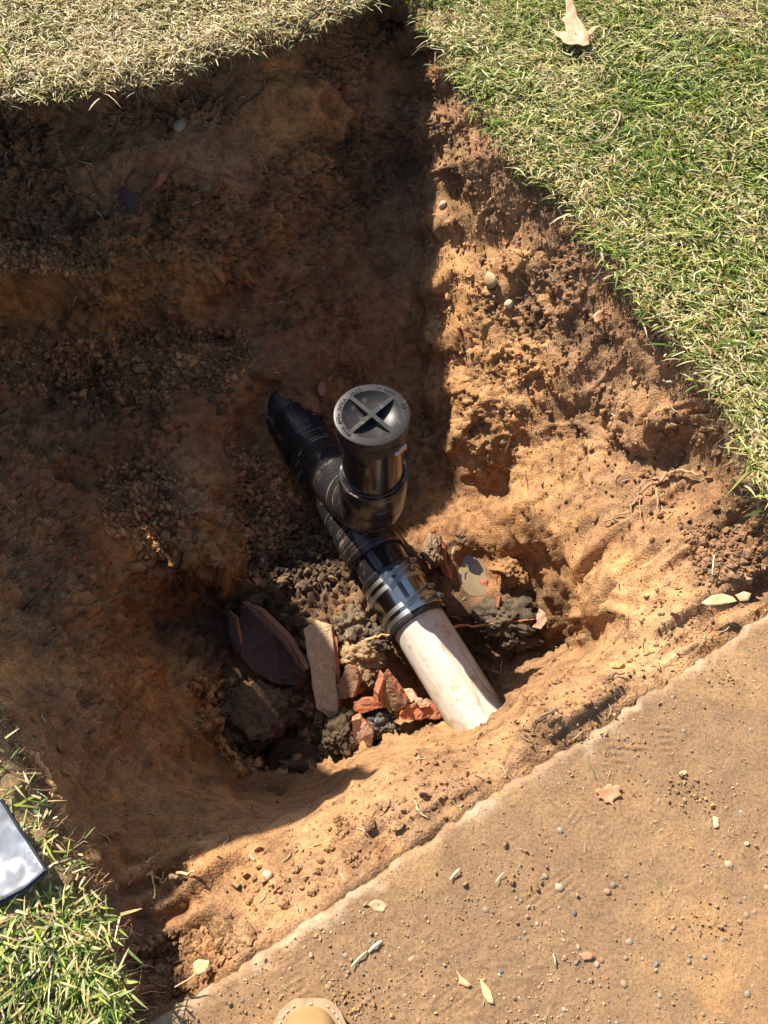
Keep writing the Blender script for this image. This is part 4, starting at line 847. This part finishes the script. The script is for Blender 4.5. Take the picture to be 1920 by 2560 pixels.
shard('clay_shard', [(1068, 1335, -.555), (1085, 1325, -.55), (1108, 1400, -.56), (1126, 1450, -.58), (1112, 1445, -.585), (1090, 1390, -.57)], .016, [M_tc_red, M_tc_red], 'thin red broken pipe edge running down beside the puddle', seed=15, rough=.003)
shard('clay_shard', [(1200, 1448, -.6), (1218, 1450, -.597), (1218, 1465, -.6), (1200, 1462, -.602)], .008, [M_tc_red, M_tc_red], 'tiny red chip at the lower right rim of the puddle', seed=16)
shard('clay_shard', [(1242, 1495, -.535), (1250, 1492, -.53), (1247, 1520, -.54), (1240, 1518, -.54)], .01, [M_tc_red, M_tc_red], 'small red chip stuck in the grey black mud heap', seed=17)
shard('clay_shard', [(1348, 1520, -.53), (1362, 1530, -.53), (1368, 1552, -.535), (1352, 1572, -.54), (1330, 1568, -.545), (1345, 1550, -.535), (1325, 1545, -.54), (1342, 1535, -.535)], .012, [M_tc_pink, M_tc_red], 'red notched shard at the right end of the root stick', seed=18)
p0, n0 = surf(312, 505)
shard('pipe_shard', [(280, 475, p0[2] + .02), (310, 468, p0[2] + .03), (345, 490, p0[2] + .02), (350, 525, p0[2] + .0), (325, 552, p0[2] - .02), (290, 540, p0[2] - .01), (276, 505, p0[2] + .005)], .012, [M_tc_dark, M_tc_red], 'rounded purple brown clay shard stuck in the shaded back wall', 'shard', seed=19)
p0, n0 = surf(400, 445)
shard('clay_shard', [(386, 468, p0[2] - .0), (398, 440, p0[2] + .02), (412, 422, p0[2] + .03), (420, 428, p0[2] + .03), (412, 448, p0[2] + .015), (394, 468, p0[2])], .008, [M_tc_red, M_tc_red], 'bright orange sliver in the shaded back wall', seed=20)

# ------------------------------------------------------------ leaves
def leaf_mat(name, c1, c2):
    m = N(name); c = m.coord(); n = m.noise(c, 60, 4); col = m.mix(m.ramp(n, [(.35, 0), (.65, 1)]), c1, c2)
    nb = m.bump(m.noise(c, 200, 3), .4, .001); return m.out(col, .55, nb, .35)
M_lf1 = leaf_mat('dry_leaf_peach', (.46, .22, .11), (.58, .32, .18)); M_lf2 = leaf_mat('dry_leaf_red', (.42, .15, .07), (.5, .23, .12)); M_lf3 = leaf_mat('dry_leaf_yellow', (.66, .46, .22), (.55, .3, .12)); M_lf4 = leaf_mat('dry_leaf_orange', (.5, .22, .07), (.36, .15, .05))
def leaf(pts, z, mat, label, stem=None, fold=.006, lift=0, name='fallen_leaf', seed=0):
    T3 = [Vector(at(u, v, z)) for u, v in pts]; cen = sum(T3, Vector()) / len(T3)
    r = thing(name, label, 'leaf', cen - Vector((0, 0, .002)), None)
    bm = bmesh.new(); vs = [bm.verts.new(p) for p in T3]; bm.faces.new(vs); bmesh.ops.triangulate(bm, faces=bm.faces[:])
    for _ in range(3): bmesh.ops.subdivide_edges(bm, edges=[e for e in bm.edges if e.calc_length() > .005], cuts=1); bmesh.ops.triangulate(bm, faces=[f for f in bm.faces if len(f.verts) > 3])
    bmesh.ops.recalc_face_normals(bm, faces=bm.faces[:])
    V = np.array([v.co[:] for v in bm.verts]); V[:, 2] += fold * (fbm(V + seed, 30, 2, seed) + .5) + np.hypot(V[:, 0] - cen.x, V[:, 1] - cen.y) * .15 + lift
    F = [tuple(v.index for v in f.verts) for f in bm.faces]; bm.free(); o = mesh_obj('leaf_blade', V, F, mat, r, True); s_ = o.modifiers.new('s', 'SOLIDIFY'); s_.thickness = .0006
    if stem:
        P_ = [Vector(at(u, v, z)) + Vector((0, 0, .003 + lift)) for u, v in stem]; tube_obj('stem', P_, [.0008] * len(P_), mat, r, 6)
    return r
leaf([(1408, 20), (1425, 28), (1432, 50), (1450, 80), (1462, 108), (1480, 95), (1496, 92), (1478, 108), (1468, 118), (1468, 135), (1455, 140), (1425, 138), (1405, 128), (1398, 118), (1384, 110), (1383, 96), (1400, 95), (1412, 98), (1408, 80), (1400, 70), (1412, 62), (1408, 42), (1402, 25)], .112, M_lf1, 'large peach coloured dry oak leaf lying on the green lawn', fold=.012, lift=.006, seed=3)
leaf([(1486, 1980), (1494, 1971), (1502, 1975), (1512, 1968), (1518, 1961), (1530, 1962), (1526, 1969), (1540, 1964), (1552, 1968), (1546, 1980), (1552, 1990), (1538, 1996), (1530, 2004), (1534, 2016), (1522, 2006), (1512, 2008), (1507, 1998), (1493, 1996), (1498, 1987)], .001, M_lf2, 'crumpled reddish brown leaf lying alone on the dusty path', [(1527, 2006), (1533, 2018)], .005, seed=5)
leaf([(1750, 1510), (1775, 1495), (1800, 1488), (1830, 1495), (1838, 1508), (1815, 1512), (1790, 1516), (1765, 1518)], .012, M_lf3, 'pale orange pointed leaf at the right end of the path edge', fold=.008, seed=8)
leaf([(1835, 1490), (1855, 1483), (1872, 1490), (1868, 1505), (1848, 1506)], .012, M_lf1, 'small pinkish leaf piece right of the pale orange leaf', fold=.006, seed=9)
leaf([(487, 2408), (500, 2398), (515, 2400), (527, 2402), (526, 2418), (515, 2432), (500, 2438), (488, 2430)], -.035, M_lf3, 'small round yellow leaf with a long stem near the path edge', [(498, 2430), (475, 2448), (440, 2468)], .005, seed=11, lift=.004)
leaf([(1200, 2450), (1212, 2458), (1225, 2475), (1232, 2498), (1235, 2510), (1220, 2506), (1208, 2488), (1203, 2470)], .001, M_lf3, 'narrow yellow leaf fragment on the path near the bottom', fold=.003, seed=13)
leaf([(1140, 2425), (1152, 2440), (1165, 2450), (1178, 2462), (1170, 2468), (1155, 2462), (1144, 2458), (1148, 2446)], .001, M_lf1, 'small faded orange leaf scrap above the narrow yellow one', fold=.003, seed=14)
leaf([(670, 1962), (682, 1935), (700, 1925), (716, 1932), (726, 1918), (720, 1945), (700, 1965), (680, 1975)], -.64, M_lf4, 'curled orange leaf at the shaded bottom of the hollow', fold=.012, seed=15)
leaf([(1475, 810), (1490, 800), (1510, 796), (1532, 798), (1515, 808), (1500, 818), (1485, 824)], -.045, M_lf1, 'greyish pink curled leaf stuck high on the right wall', fold=.01, seed=16, lift=.012)
leaf([(920, 2262), (935, 2250), (955, 2252), (968, 2266), (958, 2280), (938, 2278)], .001, M_lf1, 'tiny tan leaf scrap on the path left of the boot print', fold=.002, seed=17)
leaf([(1450, 2385), (1470, 2378), (1485, 2388), (1478, 2398), (1458, 2400)], .001, M_lf2, 'small flat red brown scrap on the path', fold=.002, seed=18)
leaf([(1695, 1932), (1712, 1926), (1718, 1934), (1704, 1942)], .001, M_lf3, 'tiny angular tan chip on the path right of the red leaf', fold=.002, seed=19)
leaf([(1782, 2040), (1796, 2045), (1796, 2068), (1784, 2070)], .001, M_lf3, 'small square yellow scrap on the right part of the path', fold=.002, seed=20)

# ------------------------------------------------------------ roots and sticks
def root_thing(name, label, cat, paths, col, zoff=.004, group=None):
    first = paths[0]; r = None
    for i, (pts, rad) in enumerate(paths):
        P_ = []
        for q in pts:
            if len(q) == 3: P_.append(Vector(at(*q)))
            else: s_, n_ = surf(*q); P_.append(Vector(s_ + n_ * zoff))
        Q = []
        for j in range(len(P_) - 1):
            for t in range(4): Q.append(P_[j].lerp(P_[j + 1], t / 4) + Vector((random.gauss(0, 1), random.gauss(0, 1), random.gauss(0, 1))) * rad * .5)
        Q.append(P_[-1]); n_ = len(Q)
        if i == 0 and len(paths) > 1: r = thing(name, label, cat, Q[0], group)
        nm_ = 'root_branch' if len(paths) > 1 else name
        o = tube_obj(nm_, Q, [rad * (1 - .65 * j / (n_ - 1)) * random.uniform(.8, 1.15) for j in range(n_)], M_root, r, 7, col=col)
        if len(paths) == 1: tag(o, label, cat, group)
root_thing('tree_root', 'branching pale root hanging across the lower right wall', 'root', [([(1705, 1185), (1670, 1200), (1625, 1225), (1600, 1245), (1575, 1275), (1530, 1310)], .0035), ([(1640, 1215), (1620, 1200), (1600, 1225), (1605, 1215)], .0018), ([(1640, 1230), (1645, 1265), (1632, 1290)], .0018), ([(1705, 1185), (1735, 1180), (1745, 1190), (1755, 1175)], .003), ([(1605, 1240), (1602, 1280), (1600, 1320)], .0012)], (.34, .2, .11), .010)
root_thing('tree_root', 'thin dark root dangling over the dark hollow in the right wall', 'root', [([(1278, 1085), (1268, 1130), (1262, 1160), (1240, 1185)], .0022)], (.24, .13, .07), .008)
root_thing('tree_root', 'long thin straight root line running down the smooth clay face', 'root', [([(1318, 1180), (1330, 1220), (1340, 1280), (1352, 1335)], .0014)], (.12, .07, .04), .002)
root_thing('root_stick', 'thin orange brown stick lying over the dark mud right of the white pipe', 'stick', [([(1130, 1566, -.56), (1180, 1563, -.555), (1250, 1556, -.545), (1335, 1548, -.535)], .0034)], (.36, .16, .07))
root_thing('wood_splinter', 'pale splinter poking out left of the white pipe', 'stick', [([(915, 1600, -.535), (945, 1590, -.53), (985, 1586, -.53)], .0032)], (.6, .36, .16))
root_thing('wood_splinter', 'upright orange splinter right of the puddle', 'stick', [([(1245, 1415, -.55), (1244, 1440, -.56), (1243, 1462, -.57)], .0022)], (.55, .26, .1))
root_thing('tree_root', 'orange brown root along the shaded side wall below the left lawn', 'root', [([(55, 1900), (80, 1935), (105, 1970), (120, 2000), (130, 2010)], .0045)], (.42, .24, .09), .012)
root_thing('tree_root', 'brown root standing on the upper left shelf', 'root', [([(236, 828), (232, 860), (222, 890), (228, 940)], .0032)], (.26, .14, .07), .008)
root_thing('tree_root', 'long dark root crossing the middle of the shaded back wall', 'root', [([(480, 765), (520, 785), (560, 800), (590, 815)], .0018)], (.3, .14, .07), .006)
root_thing('tree_root', 'wavy root running down the back wall left of the shadow line', 'root', [([(865, 520), (838, 560), (828, 600), (825, 660), (830, 690)], .002)], (.2, .1, .05), .006)
root_thing('tree_root', 'knotted pale root with twigs at the lower left of the sunlit bank', 'root', [([(350, 2200), (375, 2190), (400, 2205), (415, 2180)], .0022), ([(375, 2190), (380, 2230), (390, 2245)], .0014), ([(350, 2160), (372, 2158), (395, 2150)], .0014), ([(400, 2205), (425, 2215), (440, 2200)], .0013)], (.46, .3, .14), .012)
root_thing('tree_root', 'pale straight root pointing into the sun at the bank shadow edge', 'root', [([(440, 2200), (470, 2195), (515, 2193)], .0036)], (.5, .33, .18), .012)
root_thing('tree_root', 'dark crooked root lying along the soil beside the path edge', 'root', [([(1400, 1795), (1370, 1805), (1335, 1825), (1300, 1830)], .0024)], (.2, .12, .07), .006)
root_thing('tree_root', 'small dark root curl on the bank near the upper path edge', 'root', [([(1520, 1705), (1540, 1695), (1560, 1692)], .003)], (.12, .07, .05), .006)
root_thing('tree_root', 'looped tan root at the shadowed corner right of the white pipe', 'root', [([(1262, 1672), (1258, 1690), (1245, 1692), (1240, 1680)], .0015)], (.42, .28, .17), .008)
# twine on the lawn
def twine(pts, label):
    P_ = [Vector(at(u, v, .112)) + Vector((0, 0, .006 * math.sin(i * 1.3))) for i, (u, v) in enumerate(pts)]; Q = []
    for j in range(len(P_) - 1):
        a_, b_, c_, d_ = P_[max(j - 1, 0)], P_[j], P_[j + 1], P_[min(j + 2, len(P_) - 1)]
        for t in (0, .25, .5, .75): Q.append(.5 * ((2 * b_) + (c_ - a_) * t + (2 * a_ - 5 * b_ + 4 * c_ - d_) * t ** 2 + (3 * b_ - a_ - 3 * c_ + d_) * t ** 3))
    Q.append(P_[-1]); o = tube_obj('dry_tendril', Q, .0016, M_root, None, 7, col=(.36, .27, .17)); tag(o, label, 'tendril')
twine([(1735, 112), (1770, 108), (1790, 120), (1795, 140), (1795, 150)], 'brown arched stem above the tangled loops on the lawn')
twine([(1745, 165), (1760, 135), (1758, 128), (1730, 135), (1745, 165), (1722, 166), (1698, 170), (1692, 200), (1695, 228), (1722, 232), (1745, 220), (1748, 195), (1742, 168), (1720, 172), (1700, 178), (1725, 190), (1760, 205), (1790, 218), (1792, 200), (1775, 180), (1750, 178)], 'tangled loops of brown stem lying on the right lawn')
twine([(1732, 200), (1742, 220), (1750, 240), (1760, 252)], 'short brown stem under the tangled loops')
twine([(1502, 302), (1470, 325), (1462, 340), (1485, 348), (1515, 342), (1540, 318), (1548, 292), (1530, 278), (1512, 285), (1510, 302), (1525, 308), (1538, 298), (1535, 280)], 'single curled brown stem on the lawn below the peach leaf')

# notable straws
def straw_obj(a, b, z, w, col, label, onlawn=False):
    A_, B_2 = Vector(at(*a, z)), Vector(at(*b, z)); V, F = straw_piece((A_ + B_2) / 2, (0, 0, 1), math.atan2(B_2.y - A_.y, B_2.x - A_.x), (B_2 - A_).length, w, col, lift=.003, bend=.03)
    o = mesh_obj('straw', [tuple(v) for v in V], F, M_straw, col=np.tile(np.array(col), (len(V), 1))); tag(o, label, 'straw')
straw_obj((878, 2418), (918, 2378), .001, .003, (.62, .58, .36), 'straight pale straw on the path above the boot')
straw_obj((922, 2380), (955, 2352), .001, .004, (.72, .68, .55), 'whitish bent straw on the path touching the straight one')
straw_obj((1125, 2200), (1150, 2172), .001, .0035, (.66, .58, .4), 'curled pale straw near the path edge')
straw_obj((1238, 2208), (1258, 2183), .001, .002, (.6, .56, .36), 'thin pale straw right of the curled one')
straw_obj((1382, 2385), (1388, 2415), .001, .0025, (.62, .6, .4), 'upright pale straw beside the red brown scrap')
straw_obj((1465, 1900), (1490, 1950), .001, .0012, (.2, .22, .1), 'fine dark green stem above the reddish leaf')
straw_obj((1635, 2200), (1650, 2235), .001, .0015, (.3, .34, .15), 'thin green stem on the right part of the path')
straw_obj((625, 2140), (640, 2155), -.06, .004, (.75, .62, .4), 'short pale straw on the sunlit bank')
straw_obj((1780, 1440), (1785, 1390), .0, .003, (.6, .6, .4), 'bent pale stalk at the right end of the bank')
straw_obj((185, 2280), (232, 2235), .02, .004, (.62, .55, .36), 'long pale stalk sticking out below the left lawn edge')
straw_obj((1130, 1390), (1136, 1370), -.56, .004, (.4, .5, .22), 'green stalk standing at the left rim of the puddle')
straw_obj((1655, 955), (1680, 960), .0, .005, (.68, .62, .42), 'torn pale grass stem on the right wall below the lawn')

# ------------------------------------------------------------ silver bag
def bag():
    out = [(-160, 1880), (0, 2000), (40, 2065), (112, 2175), (60, 2220), (-10, 2255), (-170, 2290)]
    T3 = [Vector(at(u, v, .135)) for u, v in out]; r = thing('plastic_bag', 'shiny silver plastic sheet with dark edge lying on the left lawn', 'bag', sum(T3, Vector()) / len(T3) - Vector((0, 0, .02)))
    bm = bmesh.new(); bm.faces.new([bm.verts.new(p) for p in T3]); bmesh.ops.triangulate(bm, faces=bm.faces[:])
    for _ in range(5): bmesh.ops.subdivide_edges(bm, edges=[e for e in bm.edges if e.calc_length() > .007], cuts=1); bmesh.ops.triangulate(bm, faces=[f for f in bm.faces if len(f.verts) > 3])
    V = np.array([v.co[:] for v in bm.verts]); V[:, 2] += .016 * fbm(V, 13, 2, 71) + .007 * np.abs(fbm(V, 28, 2, 72))
    F = [tuple(v.index for v in f.verts) for f in bm.faces]; bm.free(); o = mesh_obj('sheet', V, F, M_bag, r); s_ = o.modifiers.new('s', 'SOLIDIFY'); s_.thickness = .0015
    def zat(p): k_ = np.argmin(((V[:, :2] - np.array(p)[:2]) ** 2).sum(1)); return V[k_][2]
    for seg in (((0, 2000), (40, 2065), (112, 2178)), ((112, 2178), (60, 2222), (-10, 2257), (-170, 2292))):
        P_ = [Vector(at(u, v, .135)) for u, v in seg]; Q = []
        for j in range(len(P_) - 1):
            for t in np.linspace(0, 1, 8, endpoint=False): q = P_[j].lerp(P_[j + 1], t); q.z = zat(q) - .003; Q.append(q)
        q = P_[-1].copy(); q.z = zat(q) - .003; Q.append(q); tube_obj('dark_hem', Q, .0026, M_hem, r, 8)
bag()

# ------------------------------------------------------------ boot
def boot():
    tip = at(768, 2506, .03); r = thing('work_boot', 'round toe of a tan leather work boot at the bottom of the picture', 'boot', (tip[0], tip[1] - .12, 0))
    cxb, yb = tip[0] + .003, tip[1]
    secs = [(.0, .014), (.003, .022), (.010, .0315), (.022, .039), (.042, .0445), (.07, .047), (.1, .047), (.14, .045), (.19, .038), (.24, .037), (.275, .034), (.292, .024), (.298, .010)]
    def half(y): return .87 * np.interp(y, [s[0] for s in secs], [s[1] for s in secs])
    ys = np.concatenate([[0, .0015, .004, .008], np.linspace(.012, .28, 26), [.288, .294, .298]])
    def loft(z0, z1, grow):
        V = []; F = []
        for y in ys:
            w = half(y) + grow
            for sx, z in ((-1, z0), (-1, z1), (1, z1), (1, z0)): V.append((cxb + sx * w, yb - y + (grow if y < .05 else (-grow if y > .25 else 0)), z))
        for i in range(len(ys) - 1):
            for j in range(4): F.append((i * 4 + j, (i + 1) * 4 + j, (i + 1) * 4 + (j + 1) % 4, i * 4 + (j + 1) % 4))
        n = (len(ys) - 1) * 4; F += [(0, 1, 2, 3), (n + 3, n + 2, n + 1, n)]; return V, F
    V, F = loft(.002, .020, .0025); mesh_obj('sole', V, F, M_sole, r, False)
    V, F = loft(.020, .026, .0035); w_ = mesh_obj('welt', V, F, M_welt, r, False)
    # upper: rounded sections
    V = []; F = []; m = 20
    for y in ys:
        w = max(half(y) - .004, .003); h = .026 + (.044 * (1 - math.exp(-y / .018)) if y < .1 else .044 + (y - .1) * .55) ; h = min(h, .125)
        if y > .27: h *= 1 - (y - .27) * 4
        for j in range(m + 1):
            a = math.pi * j / m; V.append((cxb - w * math.copysign(abs(math.cos(a)) ** .75, math.cos(a)), yb - .004 - y * .985, .026 + (h - .026) * math.sin(a) ** .8))
    for i in range(len(ys) - 1):
        for j in range(m): F.append((i * (m + 1) + j, i * (m + 1) + j + 1, (i + 1) * (m + 1) + j + 1, (i + 1) * (m + 1) + j))
    mesh_obj('upper', V, F, M_leather, r, True)
    # ankle shaft
    pth = [(cxb, yb - .225, .07), (cxb, yb - .235, .13), (cxb, yb - .24, .2), (cxb, yb - .24, .215), (cxb, yb - .24, .2)]; tube_obj('shaft', pth, [.045, .046, .05, .053, .047], M_leather, r, 28)
    L_ = []
    L2 = []
    pts = [];
    for y in np.linspace(.09, .0003, 60): pts.append((-half(y), y))
    for y in np.linspace(.0003, .09, 60): pts.append((half(y), y))
    s = 0; last = None; acc_ = 0
    for i in range(1, len(pts)):
        a_, b_ = Vector(pts[i - 1]), Vector(pts[i]); d_ = (b_ - a_).length; acc_ += d_
        if acc_ > .0052:
            acc_ = 0; c_ = (a_ + b_) / 2; cen_ = Vector((0, .05)); inn = (cen_ - c_).normalized(); c2 = c_ + inn * .0008; tdir = (b_ - a_).normalized()
            L_.append(box_v(Vector((cxb + c2.x, yb - c2.y, .0266)), Vector((tdir.x, -tdir.y, 0)), Vector((tdir.y, tdir.x, 0)), Vector((0, 0, 1)), .0034, .0017, .0016))
    V, F = merge(L_); st_ = mesh_obj('stitching', V, F, M_thread, w_, False); st_['kind'] = 'stuff'
boot()

# ------------------------------------------------------------ unseen casters added left of the pit to throw shadow into it
def shade_bin():
    bx, by, z0 = -1.075, 1.20, .10; ang = math.atan2(SA.y, SA.x) + math.pi / 2; X_ = Vector((math.cos(ang), math.sin(ang), 0)); Y_ = Vector((-math.sin(ang), math.cos(ang), 0)); Zv = Vector((0, 0, 1)); c = Vector((bx, by, z0))
    r = thing('added_shade_bin', 'dark green wheeled bin added out of view to cast shadow into the pit', 'bin', c)
    def ring(w, d, z): return [tuple(c + X_ * sx * w / 2 + Y_ * sy * d / 2 + Zv * z) for sx, sy in ((-1, -1), (1, -1), (1, 1), (-1, 1))]
    V = ring(.36, .34, .02) + ring(.42, .42, .82) + ring(.46, .46, .82) + ring(.46, .46, .86); F = [(3, 2, 1, 0)]
    for k_ in range(3): F += [(k_ * 4 + j, k_ * 4 + (j + 1) % 4, k_ * 4 + 4 + (j + 1) % 4, k_ * 4 + 4 + j) for j in range(4)]
    o = mesh_obj('shade_bin_body', V, F, M_shade_bin, r, False); o.modifiers.new('b', 'BEVEL').width = .012
    V = ring(.47, .47, .863) + ring(.465, .465, .885) + ring(.43, .40, .905) + ring(.3, .3, .925) + ring(.1, .2, .93); F = [(3, 2, 1, 0)] + [(k_ * 4 + j, k_ * 4 + (j + 1) % 4, k_ * 4 + 4 + (j + 1) % 4, k_ * 4 + 4 + j) for k_ in range(4) for j in range(4)] + [(16, 17, 18, 19)]
    o = mesh_obj('shade_bin_lid', V, F, M_shade_bin, r, False); o.modifiers.new('b', 'BEVEL').width = .01
    for sx in (-1, 1): tube_obj('shade_bin_wheel', [c + X_ * sx * .2 + Y_ * .2 + Zv * .1, c + X_ * sx * .25 + Y_ * .2 + Zv * .1], [.1, .1], M_sole, r, 24)
shade_bin()
def shade_sack(x, y, z, rz, label, col):  # upright shape added out of view to widen the shadow in the pit
    bm = bmesh.new(); bmesh.ops.create_icosphere(bm, subdivisions=5, radius=1); V = np.array([w.co[:] for w in bm.verts]); F = np.array([[w.index for w in f.verts] for f in bm.faces]); bm.free()
    V = np.sign(V) * np.abs(V) ** .62; V = V / np.abs(V).max() * np.array([.085, .12, .27]); V *= (1 + .05 * fbm(V, 9, 2, int(z * 100)))[:, None]
    ca, sa_ = math.cos(rz), math.sin(rz); Vw = np.stack([V[:, 0] * ca - V[:, 1] * sa_ + x, V[:, 0] * sa_ + V[:, 1] * ca + y, V[:, 2] + z], -1)
    o = mesh_obj('shade_sack', Vw, F, M_shade_sack, col=None); tag(o, label, 'shade_sack')
_m = N('shade_sack_weave'); _c = _m.coord(); M_shade_sack = _m.out(_m.mix(_m.ramp(_m.noise(_c, 12, 4), [(.4, 0), (.65, 1)]), (.42, .36, .26), (.3, .22, .14)), .8, _m.bump(_m.noise(_c, 200, 2), .3, .002))
shade_sack(-.905, 1.44, .36, .68, 'upright filled woven sack added out of view to cast shadow into the pit', 1)
